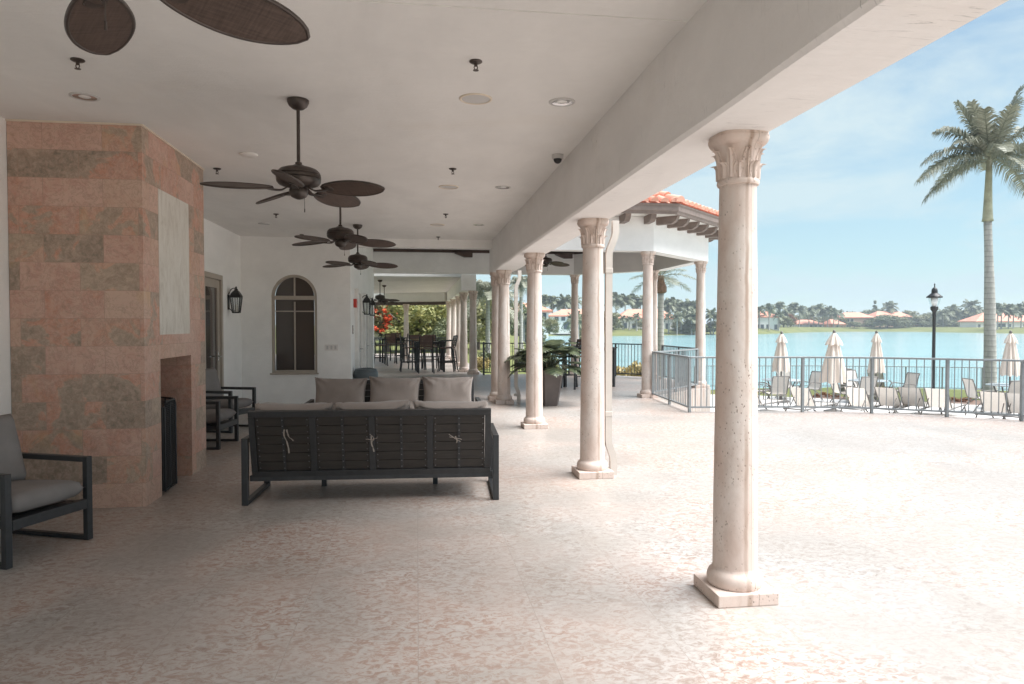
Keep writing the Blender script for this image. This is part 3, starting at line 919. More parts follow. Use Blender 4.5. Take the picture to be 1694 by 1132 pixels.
# barrel tile roof
PITCHR = .40
bm = bm_new(); hipb = bm_new()
ap = GA + .86; hs = ap * GS / GA; sl = math.hypot(1, PITCHR)
apex = Vector((0, 0, 3.90 + ap * PITCHR))
for k in range(8):
    p, q = Vector(rel(octv(ap)[k], 3.90)), Vector(rel(octv(ap)[(k + 1) % 8], 3.90))
    bm.faces.new([bm.verts.new(v - Vector((0, 0, .004))) for v in (p, q, apex)])
    d = (q - p).normalized(); mid = (p + q) / 2; up = (apex - mid); Lf = up.length; up.normalize(); nrm = d.cross(up); nrm = nrm if nrm.z > 0 else -nrm
    nb = int((q - p).length / .205)
    for i in range(nb):
        u = (i + .5) / nb * 2 - 1
        Lt = Lf * (1 - abs(u)) - .05
        t0 = 0
        while t0 < Lt - .08:
            t1 = min(t0 + .40, Lt)
            r0, r1 = .088, .070
            e = mid + d * u * (q - p).length / 2 + Vector((rnd.uniform(-.006, .006), rnd.uniform(-.006, .006), 0))
            A_, B_ = [], []
            for s in range(7):
                th = math.pi * s / 6
                A_.append(bm.verts.new(e + up * t0 + d * r0 * math.cos(th) + nrm * (r0 * math.sin(th) + .022)))
                B_.append(bm.verts.new(e + up * (t1 + .03) + d * r1 * math.cos(th) + nrm * r1 * math.sin(th)))
            for s in range(6): bm.faces.new((A_[s], A_[s + 1], B_[s + 1], B_[s]))
            bm.faces.new(A_[::-1])
            t0 = t1
    # hip ridge caps
    hv = apex - p; hl = hv.length; hv.normalize(); sd = hv.cross(Vector((0, 0, 1))).normalized(); hn = sd.cross(hv)
    t0 = 0
    while t0 < hl - .2:
        A_, B_ = [], []
        for s in range(7):
            th = math.pi * s / 6
            A_.append(hipb.verts.new(p + hv * t0 + sd * .11 * math.cos(th) + hn * (.115 * math.sin(th) + .03)))
            B_.append(hipb.verts.new(p + hv * (t0 + .44) + sd * .09 * math.cos(th) + hn * (.09 * math.sin(th) + .01)))
        for s in range(6): hipb.faces.new((A_[s], A_[s + 1], B_[s + 1], B_[s]))
        hipb.faces.new(A_[::-1]); t0 += .40
rf = obj('roof', bm, M_RTILE, gz, True, angle=50)
obj('hip_ridge', hipb, M_RTILE, rf, True, angle=50)

# ------------------------------------------------------------------ far loggia
fl = thing('far_loggia', 'white far loggia with low ceiling and dark rolled blind beyond the opening', 'building', (0, 21.0, 0))
bm = bm_new(); box(bm, (-1.6, 6.2, 3.10), (6.4, 11.8, .25)); obj('ceiling_slab', bm, M_CEIL, fl)
bm = bm_new(); box(bm, (1.55, 5.7, 2.757), (.42, 10.8, .435)); obj('edge_beam', bm, M_WALL, fl)
bm = bm_new(); box(bm, (1.55, .14, 2.789), (.44, .28, .482)); obj('corner_pier', bm, M_WALL, fl)
bm = bm_new(); bar(bm, (1.30, 10.9, 2.78), (-4.8, 13.9, 2.78), .25, .40); obj('end_beam', bm, M_WALL, fl)
bm = bm_new(); bar(bm, (1.30, 10.7, 2.49), (-4.8, 13.7, 2.49), .16, .15, .02); obj('rolled_blind', bm, M_DKWOOD, fl)
G3 = 'stone columns of the far loggia'
column(1.70, 21.25, 2.54, 'far loggia column nearest the camera, under the corner pier', G3, .3)
column(1.48, 22.3, 2.54, 'second column of the far loggia, close behind the first', G3, 1.1)
column(1.52, 25.3, 2.54, 'third column of the far loggia row', G3, .7)
column(1.47, 28.2, 2.54, 'fourth column of the far loggia row', G3, .1)
column(1.40, 30.9, 2.54, 'last column of the far loggia row, nearest the green trees', G3, 1.9)
column(*W(672, 31.0), 2.42, 'lone column at the far loggia end beside the red blossoms', G3, .4)

# ------------------------------------------------------------------ fireplace
FX0, FX1, FY0, FY1 = X_WALL + .003, -2.245, 6.13, 7.80
OY0, OY1, OZ = 6.49, 7.33, 1.215
fp = thing('fireplace', 'floor to ceiling fireplace clad in mottled pink and brown slate tiles', 'fireplace', ((FX0 + FX1) / 2, (FY0 + FY1) / 2, 0))
ox, oy = (FX0 + FX1) / 2, (FY0 + FY1) / 2
bm = bm_new()
def fbox(x0, x1, y0, y1, z0, z1): box(bm, ((x0 + x1) / 2 - ox, (y0 + y1) / 2 - oy, (z0 + z1) / 2), (x1 - x0, y1 - y0, z1 - z0))
XB = FX1 - .60
def quad(*p): bm.faces.new([bm.verts.new((x - ox, y - oy, z)) for x, y, z in p])
HT = Z_CEIL - .012
quad((FX0, FY0, 0), (FX1, FY0, 0), (FX1, FY0, HT), (FX0, FY0, HT))
quad((FX0, FY1, 0), (FX0, FY1, HT), (FX1, FY1, HT), (FX1, FY1, 0))
quad((FX0, FY0, HT), (FX1, FY0, HT), (FX1, FY1, HT), (FX0, FY1, HT))
quad((FX1, FY0, 0), (FX1, OY0, 0), (FX1, OY0, OZ), (FX1, FY0, OZ))
quad((FX1, OY1, 0), (FX1, FY1, 0), (FX1, FY1, OZ), (FX1, OY1, OZ))
quad((FX1, FY0, OZ), (FX1, FY1, OZ), (FX1, FY1, HT), (FX1, FY0, HT))
quad((XB, OY0, 0), (XB, OY1, 0), (XB, OY1, OZ), (XB, OY0, OZ))
quad((XB, OY0, 0), (XB, OY0, OZ), (FX1, OY0, OZ), (FX1, OY0, 0))
quad((XB, OY1, 0), (FX1, OY1, 0), (FX1, OY1, OZ), (XB, OY1, OZ))
quad((XB, OY0, OZ), (XB, OY1, OZ), (FX1, OY1, OZ), (FX1, OY0, OZ))
bmesh.ops.remove_doubles(bm, verts=bm.verts[:], dist=.0005)
obj('tiled_body', bm, M_TILE, fp)
bm = bm_new()
extrude_profile(bm, [(6.48, 1.43), (7.29, 1.43), (7.29, 2.71), (6.48, 2.71)], (FX1 - .01 - ox, -oy, 0), (0, 1, 0), (0, 0, 1), (1, 0, 0), .014)
obj('limestone_panel', bm, M_PALE, fp)
bm = bm_new()
bar(bm, (FX0 - ox, FY0 - .006 - oy, Z_CEIL - .008), (FX1 + .008 - ox, FY0 - .006 - oy, Z_CEIL - .008), .014, .014)
bar(bm, (FX1 + .007 - ox, FY0 - oy, Z_CEIL - .008), (FX1 + .007 - ox, FY1 - oy, Z_CEIL - .008), .014, .014)
obj('edge_bead', bm, M_CREAM, fp)
# fire screen standing in the opening
fs = thing('fire_screen', 'folding black mesh fire screen standing in the fireplace opening', 'fire screen', (FX1 - .13, 6.80, 0))
def screen_panel(p0, p1, h):
    bm = bm_new()
    p0, p1 = Vector(p0), Vector(p1)
    pts = [p0 + Vector((0, 0, .02)), p0 + Vector((0, 0, h - .05)), p0.lerp(p1, .1) + Vector((0, 0, h)), p0.lerp(p1, .9) + Vector((0, 0, h)), p1 + Vector((0, 0, h - .05)), p1 + Vector((0, 0, .02)), p0 + Vector((0, 0, .02))]
    tube(bm, pts, .011, 6)
    m = p0.lerp(p1, .5); tube(bm, [m + Vector((0, 0, .02)), m + Vector((0, 0, h))], .006, 6)
    o = obj('frame', bm, M_BLACK, fs)
    bm = bm_new()
    nx, nz = 20, 46
    for i in range(1, nx):
        q = p0.lerp(p1, i / nx); bar(bm, q + Vector((0, 0, .03)), q + Vector((0, 0, h - .012)), .0045, .0045)
    for i in range(1, nz):
        z = .03 + (h - .05) * i / nz; bar(bm, p0 + Vector((0, 0, z)), p1 + Vector((0, 0, z)), .003, .003)
    obj('mesh', bm, M_BLACK, o)
screen_panel((-.10, -.28, 0), (.10, -.20, 0), .82)
screen_panel((.115, -.19, 0), (.115, .10, 0), .82)
screen_panel((.10, .12, 0), (-.12, .30, 0), .82)

# ------------------------------------------------------------------ ceiling fans
def blade_outline(n=22):
    L0, L1, wm = .0, .475, .090
    up_, dn = [], []
    for k in range(n + 1):
        t = k / n
        w = wm * (max(0, math.sin(math.pi * (t ** 1.12))) ** .55) * (.94 + .10 * t) + .022 * (1 - t)
        if t > .995: w = .004
        up_.append((L1 * t, w)); dn.append((L1 * t, -w))
    return up_ + dn[::-1]
def make_fan(label, loc, rz, group):
    f = thing('ceiling_fan', label, 'ceiling fan', loc, rz, group)
    bm = bm_new(); lathe(bm, [(.072, 0), (.079, -.006), (.078, -.022), (.066, -.048), (.042, -.068), (.020, -.076)], 28); obj('canopy', bm, M_BRONZE, f, True, angle=40)
    bm = bm_new(); lathe(bm, [(.0125, -.07), (.0125, -.455), (.024, -.46), (.024, -.482)], 14); obj('downrod', bm, M_BRONZE, f, True, angle=40)
    bm = bm_new()
    lathe(bm, [(.035, -.478), (.060, -.494), (.100, -.500), (.132, -.512), (.150, -.530), (.158, -.548), (.153, -.553), (.160, -.558), (.161, -.576), (.155, -.580), (.160, -.586), (.157, -.604), (.142, -.622), (.112, -.634), (.06, -.640)], 36); obj('motor', bm, M_BRONZE, f, True, angle=35)
    bm = bm_new(); lathe(bm, [(.062, -.65), (.068, -.662), (.066, -.69), (.054, -.712), (.028, -.724), (.010, -.73)], 24); sh = obj('switch_housing', bm, M_BRONZE, f, True, angle=40)
    bm = bm_new(); tube(bm, [(.045, 0, -.715), (.046, 0, -.80)], .0016, 5); tube(bm, [(.046, 0, -.80), (.046, 0, -.825)], .004, 6); obj('pull_chain', bm, M_BRONZE, sh)
    out = blade_outline()
    for k in range(5):
        a = 2 * math.pi * k / 5
        Mx = Matrix.Rotation(a, 4, 'Z') @ Matrix.Translation((.185, 0, -.655)) @ Matrix.Rotation(R(2.0), 4, 'Y') @ Matrix.Rotation(R(-20), 4, 'X')
        bm = bm_new()
        top = [bm.verts.new(Mx @ Vector((x, y, .004))) for x, y in out]; bot = [bm.verts.new(Mx @ Vector((x, y, -.004))) for x, y in out]
        m = len(out)
        bm.faces.new(top); bm.faces.new(bot[::-1])
        for i in range(m): bm.faces.new((top[i], bot[i], bot[(i + 1) % m], top[(i + 1) % m]))
        b = obj('blade', bm, M_WICKER, f)
        bm = bm_new(); tube(bm, [Mx @ Vector((x, y, 0)) for x, y in out + out[:1]], .0075, 6); obj('blade_rim', bm, M_BRONZE, b, True)
        bm = bm_new()
        arm = [(.075, 0, -.640), (.12, 0, -.668), (.17, 0, -.672), (.235, 0, -.664)]
        Ma = Matrix.Rotation(a, 4, 'Z')
        tube(bm, [Ma @ Vector(p) for p in catmull(arm, 4)], 0, flat=(.020, .005))
        lathe(bm, [(.0, -.011), (.034, -.010), (.036, -.005), (.0, -.004)], 14, Mx @ Matrix.Translation((.055, 0, 0)))
        obj('blade_iron', bm, M_BRONZE, b)
    return f
GF = 'bronze ceiling fans of the loggia'
fan = make_fan('nearest ceiling fan, only two broad wicker blades showing at the top edge', (-.90, 2.08, Z_CEIL), R(36), GF)
dup(fan, (-.86, 5.31, Z_CEIL), R(-18), 'large bronze ceiling fan hanging in front of the tiled fireplace')
dup(fan, (-.905, 8.55, Z_CEIL), R(12), 'middle bronze ceiling fan, just above the arched window')
dup(fan, (-.97, 11.79, Z_CEIL), R(11), 'bronze ceiling fan nearest the lintel, with its whole downrod showing')
x_, y_ = W(629, 22.7); dup(fan, (x_, y_, 2.975), R(20), 'small fan in the far loggia, nearer of the two')
x_, y_ = W(636, 25.8); dup(fan, (x_, y_, 2.975), R(40), 'small fan in the far loggia, behind the other one')
x_, y_ = W(903, 17.8); dup(fan, (x_, y_, 3.72), R(12), 'ceiling fan under the pavilion roof behind the stone columns')

# ------------------------------------------------------------------ small ceiling fixtures
def sprinkler(x, y, label):
    s = thing('fire_sprinkler', label, 'sprinkler', (x, y, Z_CEIL), 0, 'brown fire sprinklers on the ceiling')
    bm = bm_new(); lathe(bm, [(.040, 0), (.041, -.006), (.032, -.012), (.014, -.014)], 18); obj('escutcheon', bm, M_BRONZE, s, True, angle=40)
    bm = bm_new(); lathe(bm, [(.011, -.012), (.011, -.03), (.006, -.034)], 10)
    tube(bm, [(.008, 0, -.03), (.011, 0, -.042), (.003, 0, -.056)], .0035, 5); tube(bm, [(-.008, 0, -.03), (-.011, 0, -.042), (-.003, 0, -.056)], .0035, 5)
    lathe(bm, [(.018, -.056), (.018, -.059)], 12); obj('head', bm, M_BRONZE, s)
    return s
for x, y, l in ((-2.09, 4.70, 'brown sprinkler beside the nearest fan blades'), (.37, 4.39, 'brown sprinkler in front of the nearest round speaker'),
                (-2.09, 7.75, 'brown sprinkler above the left blade of the large fan'), (.38, 7.42, 'brown sprinkler in front of the second round speaker'),
                (.43, 10.46, 'brown sprinkler in front of the farthest round speaker'), (-2.08, 10.80, 'brown sprinkler beside the far left downlight'),
                (-2.09, 13.19, 'small sprinkler close to the wall above the arched window'), (.40, 13.2, 'small sprinkler close to the lintel on the right side')):
    sprinkler(x, y, l)
def downlight(x, y, label):
    d = thing('recessed_downlight', label, 'downlight', (x, y, Z_CEIL), 0, 'round downlights in the ceiling')
    bm = bm_new(); lathe(bm, [(.098, 0), (.098, -.005), (.090, -.009), (.078, -.007), (.078, -.001)], 32, cap=False); obj('trim_ring', bm, M_GRILL, d, True, angle=40)
    bm = bm_new(); lathe(bm, [(.080, -.006), (.068, -.003), (.040, -.0015)], 28, cap=False); obj('reflector', bm, M_CHROME, d, True)
    bm = bm_new(); lathe(bm, [(.041, -.0018), (.034, -.005), (.0, -.0055)], 20, cap=False); obj('bulb', bm, M_LAMPGLASS, d, True)
    return d
for x, y, l in ((-2.38, 5.45, 'shiny downlight left, above the fireplace front'), (1.07, 5.10, 'downlight nearest the camera along the beam'),
                (1.03, 8.34, 'second downlight along the beam'), (1.02, 11.52, 'third downlight along the beam, farthest away'), (-2.47, 11.85, 'small bright downlight near the white side wall')):
    downlight(x, y, l)
for x, y, l in ((.43, 5.11, 'largest round ceiling speaker with cream ring'), (.38, 8.40, 'second round ceiling speaker, middle distance'), (.34, 11.61, 'farthest and faintest round ceiling speaker')):
    d = thing('ceiling_speaker', l, 'speaker', (x, y, Z_CEIL), 0, 'round speakers in the ceiling')
    bm = bm_new(); lathe(bm, [(.120, 0), (.120, -.006), (.112, -.010), (.104, -.008), (.104, -.001)], 36, cap=False); obj('trim_ring', bm, M_CREAM, d, True, angle=40)
    bm = bm_new(); lathe(bm, [(.105, -.004), (.06, -.006), (.0, -.0065)], 32, cap=False); obj('grille', bm, M_GRILL, d, True)
d = thing('smoke_detector', 'low white round detector on the ceiling behind the large fan rod', 'detector', (-1.61, 7.06, Z_CEIL))
bm = bm_new(); lathe(bm, [(.085, 0), (.085, -.012), (.07, -.022), (.03, -.026), (0, -.026)], 28); obj('housing', bm, M_PLATE, d, True, angle=40)
d = thing('dome_camera', 'small security dome camera fixed beside the beam', 'camera', (1.36, 6.68, Z_CEIL))
bm = bm_new(); lathe(bm, [(.056, 0), (.057, -.02), (.054, -.036), (.045, -.042)], 24); obj('base', bm, M_GRILL, d, True, angle=40)
bm = bm_new(); lathe(bm, [(.041, -.04)] + [(.041 * math.cos(R(a)), -.042 - .045 * math.sin(R(a))) for a in range(0, 91, 10)], 20, cap=False); obj('dome', bm, M_BLACK, d, True)

# ------------------------------------------------------------------ wall fittings
def lantern(label, loc):
    l = thing('wall_lantern', label, 'lantern', loc, 0, 'black wall lanterns')
    C0 = Vector((.135, 0, 0))
    bm = bm_new()
    box(bm, (.008, 0, -.02), (.016, .085, .26), .004)
    tube(bm, catmull([(.01, 0, .12), (.05, 0, .20), (.11, 0, .225), (.135, 0, .19)], 5), .008, 8)
    tube(bm, [(.01, 0, -.12), (.06, 0, -.17), (.135, 0, -.175)], .007, 8)
    obj('bracket', bm, M_BLACK, l)
    bm = bm_new()
    a, b = .082, .054
    for sx in (-1, 1):
        for sy in (-1, 1): bar(bm, C0 + Vector((sx * b, sy * b, -.20)), C0 + Vector((sx * a, sy * a, .07)), .014, .014, up=(1, 0, 0))
    for z, h in ((.07, a), (-.20, b)):
        for s in (-1, 1):
            box(bm, C0 + Vector((s * h, 0, z)), (.014, 2 * h + .014, .016)); box(bm, C0 + Vector((0, s * h, z)), (2 * h + .014, .014, .016))
    box(bm, C0 + Vector((0, 0, -.205)), (2 * b, 2 * b, .012))
    for s in (-1, 1):
        bar(bm, C0 + Vector((0, s * b, -.20)), C0 + Vector((0, s * a, .07)), .008, .008, up=(1, 0, 0)); bar(bm, C0 + Vector((s * b, 0, -.20)), C0 + Vector((s * a, 0, .07)), .008, .008, up=(0, 1, 0))
    cage = obj('cage', bm, M_BLACK, l)
    bm = bm_new()
    lathe(bm, [(.126, .076), (.128, .084), (.116, .104), (.092, .138), (.060, .172), (.036, .190), (.030, .20)], 4, Matrix.Translation(C0), a0=math.pi / 4)
    lathe(bm, [(.030, .20), (.034, .206), (.018, .216), (.012, .226), (.018, .236), (.010, .250), (.0, .258)], 14, Matrix.Translation(C0), cap=False)
    obj('roof_cap', bm, M_BLACK, l)
    bm = bm_new()
    for dx, dy in ((1, 0), (-1, 0), (0, 1), (0, -1)):
        p = []
        for s, z, h in ((-1, -.19, b - .006), (1, -.19, b - .006), (1, .06, a - .006), (-1, .06, a - .006)):
            p.append(bm.verts.new(C0 + Vector((dx * h + (0 if dx else s * h), dy * h + (0 if dy else s * h), z))))
        bm.faces.new(p)
    obj('glass', bm, M_CLEAR, cage)
    bm = bm_new()
    for x, y in ((.018, .018), (-.018, .018), (0, -.022)): lathe(bm, [(.009, -.199), (.009, -.11), (.004, -.105), (.009, -.09), (.005, -.065), (.0, -.055)], 10, Matrix.Translation(C0 + Vector((x, y, 0))), cap=False)
    obj('candle', bm, M_CANDLE, cage)
    return l
ln = lantern('black wall lantern beside the glazed door behind the fireplace', (X_WALL, 12.72, 1.93))
dup(ln, (X_CORR, 16.05, 1.95), 0, 'black lantern nearer the red alarm on the corridor wall')
dup(ln, (X_CORR, 18.0, 1.95), 0, 'black lantern farther along the corridor wall')
def sign(label, loc, w, h, rows):
    s = thing('room_sign', label, 'sign', loc, 0, 'small taupe room signs')
    bm = bm_new(); box(bm, (.006, 0, 0), (.012, w, h), .003); obj('plate', bm, M_SIGN, s)
    bm = bm_new()
    for i in range(rows):
        z = h / 2 - h * (i + .7) / (rows + .4)
        for j in range(4): box(bm, (.0135, -w * .33 + j * w * .20, z), (.003, w * .13, h * .09))
    obj('lettering', bm, M_LETTER, s)
sign('taupe room sign with pale lettering beside the glazed door', (X_WALL, 12.17, 1.475), .12, .175, 3)
sign('tiny taupe sign at the near edge of the corridor wall', (X_CORR, 14.0, 1.42), .10, .17, 2)
a_ = thing('fire_alarm', 'red fire alarm box on the corridor wall', 'alarm', (X_CORR, 14.28, 1.945))
bm = bm_new(); box(bm, (.032, 0, 0), (.064, .15, .175), .010, seg=2); obj('housing', bm, M_RED, a_)
bm = bm_new(); box(bm, (.068, 0, .02), (.012, .07, .045), .004); obj('strobe_lens', bm, M_CLEAR, a_)
p_ = thing('outlet_plate', 'wide white outlet plate right of the arched window', 'outlet', (-1.62, Y_BACK, 1.08))
bm = bm_new(); box(bm, (0, -.004, 0), (.25, .008, .115), .002); pl_ = obj('plate', bm, M_PLATE, p_)
for i in range(3):
    bm = bm_new(); box(bm, (-.075 + .075 * i, -.010, 0), (.036, .005, .068), .001); obj('switch', bm, M_GRILL, pl_)

def bm_downspout(path, a=.033, b=.028):
    bm = bm_new(); tube(bm, path, 0, flat=(a, b)); return bm
def downspout(label, x, y, bands, kink):
    d = thing('downspout', label, 'downspout', (x, y, 0), 0, 'white downspouts beside the columns')
    path = [(.050, 0, Z_BEAM + .0), (.050, 0, 2.44), (.040, 0, 2.39), (-.008, 0, 2.27), (-.018, 0, 2.22), (-.018, 0, .36), (-.012, 0, .31), (.028, 0, .20), (.035, 0, .15), (.035, 0, 0.0)]
    obj('pipe', bm_downspout(path), M_SPOUT, d)
    for z in bands:
        bm = bm_new(); box(bm, (-.018, 0, z), (.074, .064, .05), .003); obj('bracket', bm, M_SPOUT, d)
    return d
downspout('tall white downspout standing right of the second column', 1.925, 6.80, (2.06, .62), True)
downspout('white downspout behind the planter leaves, by the fourth column', 1.912, 13.30, (2.06, .16), True)

# ------------------------------------------------------------------ cushions, sofas, armchairs
def pillow(bm, M, sx, sy, sz, seed=0, corner=.04, wr=.012, nx=22, ny=18):
    """soft box: sx wide, sy deep, sz thick, centred"""
    grid = {}
    for side in (1, -1):
        for i in range(nx + 1):
            for j in range(ny + 1):
                if side == -1 and (i in (0, nx) or j in (0, ny)): continue
                u, v = i / nx * 2 - 1, j / ny * 2 - 1
                e = (max(0, 1 - abs(u) ** 5) * max(0, 1 - abs(v) ** 5)) ** .36
                pin = 1 - corner * (1 - abs(v) ** 2) * abs(u) ** 3
                pin2 = 1 - corner * (1 - abs(u) ** 2) * abs(v) ** 3
                w = mnoise.noise(Vector((u * 1.1 + seed, v * 1.2, side * 3.1))) * wr * .8 * e
                # creases fanning in from the corners
                cu, cv = (1 if u > 0 else -1), (1 if v > 0 else -1)
                du, dv = cu - u, cv - v
                fan_ = math.sin(math.atan2(dv * cv, du * cu + 1e-4) * 9 + seed) * math.exp(-(math.hypot(du, dv) / .55) ** 2)
                w += fan_ * wr * .75 * min(1, 2.2 * e)
                w -= abs(mnoise.noise(Vector((u * 6 + seed * 2, v * 1.1 + u, side * 1.7)))) * wr * .5 * max(0, v if True else 0)
                z = side * sz / 2 * e + w
                grid[side, i, j] = bm.verts.new(M @ Vector((sx / 2 * u * pin, sy / 2 * v * pin2, z)))
    g = lambda s, i, j: grid.get((s, i, j)) or grid[1, i, j]
    for i in range(nx):
        for j in range(ny):
            bm.faces.new((g(1, i, j), g(1, i + 1, j), g(1, i + 1, j + 1), g(1, i, j + 1)))
            f = (g(-1, i, j), g(-1, i, j + 1), g(-1, i + 1, j + 1), g(-1, i + 1, j))
            if len(set(f)) == 4: bm.faces.new(f)
def loop_frame(x, yf, yb, zt, w, parent, back=True):
    bm = bm_new(); h = w / 2
    bar(bm, (x, yf, 0), (x, yf, zt), w, w * .9, .003, up=(0, 1, 0))
    bar(bm, (x, yb, 0), (x, yb, zt), w, w * .9, .003, up=(0, 1, 0))
    bar(bm, (x, yf + h * .9, zt - h * .8 - .001), (x, yb - h * .9, zt - h * .8 - .001), w * .98, w * .8, .003)
    bar(bm, (x, yf + h * .9, h * .62 + .001), (x, yb - h * .9, h * .62 + .001), w * .98, w * .62, .003)
    return obj('arm_frame', bm, M_METAL, parent)
def make_chair(label, loc, rz):
    c = thing('armchair', label, 'armchair', loc, rz, 'grey cushioned armchairs around the fireplace')
    for s in (-1, 1): loop_frame(s * .305, -.335, .315, .59, .046, c)
    bm = bm_new()
    bar(bm, (-.28, -.335, .262), (.28, -.335, .262), .042, .066, .003)
    bar(bm, (-.28, .30, .22), (.28, .30, .22), .04, .06, .003)
    for s in (-1, 1): bar(bm, (s * .262, -.31, .262), (s * .262, .28, .22), .03, .05)
    for k in range(7): bar(bm, (-.24, -.25 + .08 * k, .275 - .005 * k), (.24, -.25 + .08 * k, .275 - .005 * k), .05, .012)
    obj('seat_frame', bm, M_METAL, c)
    bm = bm_new()
    for s in (-1, 1): bar(bm, (s * .262, .25, .24), (s * .262, .40, .80), .034, .034, up=(0, 1, 0))
    bar(bm, (-.245, .40, .79), (.245, .40, .79), .034, .03)
    for k in range(5): bar(bm, (-.245, .275 + .024 * k, .34 + .096 * k), (.245, .275 + .024 * k, .34 + .096 * k), .010, .07)
    obj('back_frame', bm, M_METAL, c)
    bm = bm_new(); pillow(bm, Matrix.Translation((0, -.055, .365)) @ Matrix.Rotation(R(-3), 4, 'X'), .555, .60, .145, 1.0, .01, .004); obj('seat_cushion', bm, M_FAB2, c, True)
    bm = bm_new(); pillow(bm, Matrix.Translation((0, .235, .635)) @ Matrix.Rotation(R(75), 4, 'X'), .555, .50, .15, 4.0, .02, .006); obj('back_cushion', bm, M_FAB2, c, True)
    return c
ch = make_chair('armchair at the left edge, in front of the fireplace', (-2.735, 5.085, 0), R(68.5))
dup(ch, (-2.70, 9.16, 0), R(84), 'armchair just behind the fireplace, only its arm end showing')
x_, y_ = W(402, 10.05); dup(ch, (x_ - .32, y_ + .05, 0), R(72), 'armchair with visible backrest between the fireplace and the sofas')

def make_sofa(label, loc, rz):
    s = thing('outdoor_sofa', label, 'sofa', loc, rz, 'charcoal three seat sofas with taupe cushions')
    for q in (-1, 1): loop_frame(q * 1.055, -.345, .36, .565, .052, s)
    lean = math.atan2(.125, .575)
    MB_ = Matrix.Translation((0, .30, .226)) @ Matrix.Rotation(-lean, 4, 'X')   # panel plane: x across, z up
    H = .588
    bm = bm_new()
    for z, hh in ((H - .026, .052), (.026, .052)): box(bm, (0, 0, z), (2.02, .040, hh), .003, MB_)
    for x, ww in ((-.985, .05), (-.49, .052), (0, .052), (.49, .052), (.985, .05)): box(bm, (x, .001, H / 2), (ww, .036, H - .106), 0, MB_)
    obj('back_frame', bm, M_METAL, s)
    bm = bm_new()
    nrow = 6; z0, z1 = .054, H - .054
    for r_ in range(nrow):
        zz = z0 + (z1 - z0) * (r_ + .5) / nrow
        for x0 in (-.737, -.246, .246, .737):
            box(bm, (x0, -.004 + rnd.uniform(-.0015, .0015), zz), (.437, .014, (z1 - z0) / nrow - .0035), .0012, MB_)
    obj('slat_panel', bm, M_SLAT, s)
    for x0 in (-.737, -.246, .246, .737):
        bm = bm_new(); box(bm, (x0, .009, H / 2), (.022, .008, H - .108), 0, MB_); obj('strap', bm, M_METAL, s)
    bm = bm_new()
    for x0 in (-.737, -.246, .246, .737):
        for dx, yy in ((-.203, .004), (0, .014), (.203, .004)):
            for k in range(9):
                zz = z0 + .025 + (z1 - z0 - .05) * k / 8
                lathe(bm, [(.0062, 0), (.005, .0026), (.0, .0034)], 8, MB_ @ Matrix.Translation((x0 + dx, yy, zz)) @ Matrix.Rotation(R(-90), 4, 'X'), cap=False)
    obj('rivets', bm, M_RIVET, s)
    bm = bm_new()
    bar(bm, (-1.03, -.345, .245), (1.03, -.345, .245), .045, .07, .003); bar(bm, (-1.03, .30, .215), (1.03, .30, .215), .04, .05, .003)
    for x in (-1.0, -.34, .34, 1.0): bar(bm, (x, -.32, .25), (x, .28, .225), .04, .045)
    for k in range(8): bar(bm, (-1.0, -.27 + .07 * k, .278), (1.0, -.27 + .07 * k, .278), .05, .012)
    obj('seat_frame', bm, M_METAL, s)
    for x in (-.52, .52):
        bm = bm_new(); bar(bm, (x, -.30, 0), (x, -.30, .22), .045, .045, up=(0, 1, 0)); obj('leg', bm, M_METAL, s)
    for k, x in enumerate((-.67, 0, .67)):
        bm = bm_new(); pillow(bm, Matrix.Translation((x, -.05, .355)), .665, .62, .14, k * 3.3, .01, .006); obj('seat_cushion', bm, M_FAB, s, True)
        bm = bm_new(); pillow(bm, Matrix.Translation((x + rnd.uniform(-.012, .012), .185, .615 + rnd.uniform(-.008, .006))) @ Matrix.Rotation(R(rnd.uniform(-2.2, 2.2)), 4, 'Y') @ Matrix.Rotation(R(73), 4, 'X'), .66, .49, .20, 9 + k * 5.1, .085, .026, 40, 34); obj('back_cushion', bm, M_FAB, s, True)
    for x, pts in ((.72, ((.0, .43), (.005, .38), (-.02, .30), (-.028, .22))), (.70, ((.0, .43), (-.012, .37), (-.05, .33))), (.005, ((.0, .36), (.0, .30), (-.02, .22))), (.0, ((-.045, .345), (.0, .33), (.05, .335))), (-.015, ((.03, .38), (.0, .34), (.02, .30))),
                   (-.70, ((.05, .37), (.0, .33), (-.05, .30))), (-.70, ((.045, .345), (.0, .335), (-.06, .32))), (-.705, ((.0, .35), (-.015, .31), (-.01, .29)))):
        bm = bm_new()
        tube(bm, [MB_ @ Vector((x + px, .022 + .004 * math.sin(i * 1.7), z)) for i, (px, z) in enumerate([tuple(q)[:2] for q in [(v.x, v.y) for v in catmull([(a, b, 0) for a, b in pts], 4)]])], 0, flat=(.0055, .002))
        obj('ribbon_tie', bm, M_CREAMRIB, s)
    return s
M_CREAMRIB = simple('cream_ribbon', (.40, .345, .30), .85)
make_sofa('near sofa turned away, showing its riveted dark slatted back', (-.365, 6.375, 0), R(180 - 2.6))
x_, y_ = W(652, 8.62); make_sofa('far sofa facing the camera with three plump back cushions', (x_, y_, 0), R(-1.0))

# ------------------------------------------------------------------ trash bin, planter
t_ = thing('trash_bin', 'round trash bin with dark grey lid against the corridor wall', 'bin', (-1.015, 14.1, 0))
t_.scale = (1.06, 1.06, 1.14)
bm = bm_new(); lathe(bm, [(.205, 0), (.21, .02), (.215, .40), (.21, .42)], 28); obj('body', bm, M_BINBODY, t_, True, angle=40)
bm = bm_new(); lathe(bm, [(.222, .40), (.226, .41), (.226, .50), (.218, .515), (.205, .53), (.205, .54), (.19, .56), (.13, .572), (.125, .55), (.0, .54)], 30); obj('lid', bm, M_BIN, t_, True, angle=40)

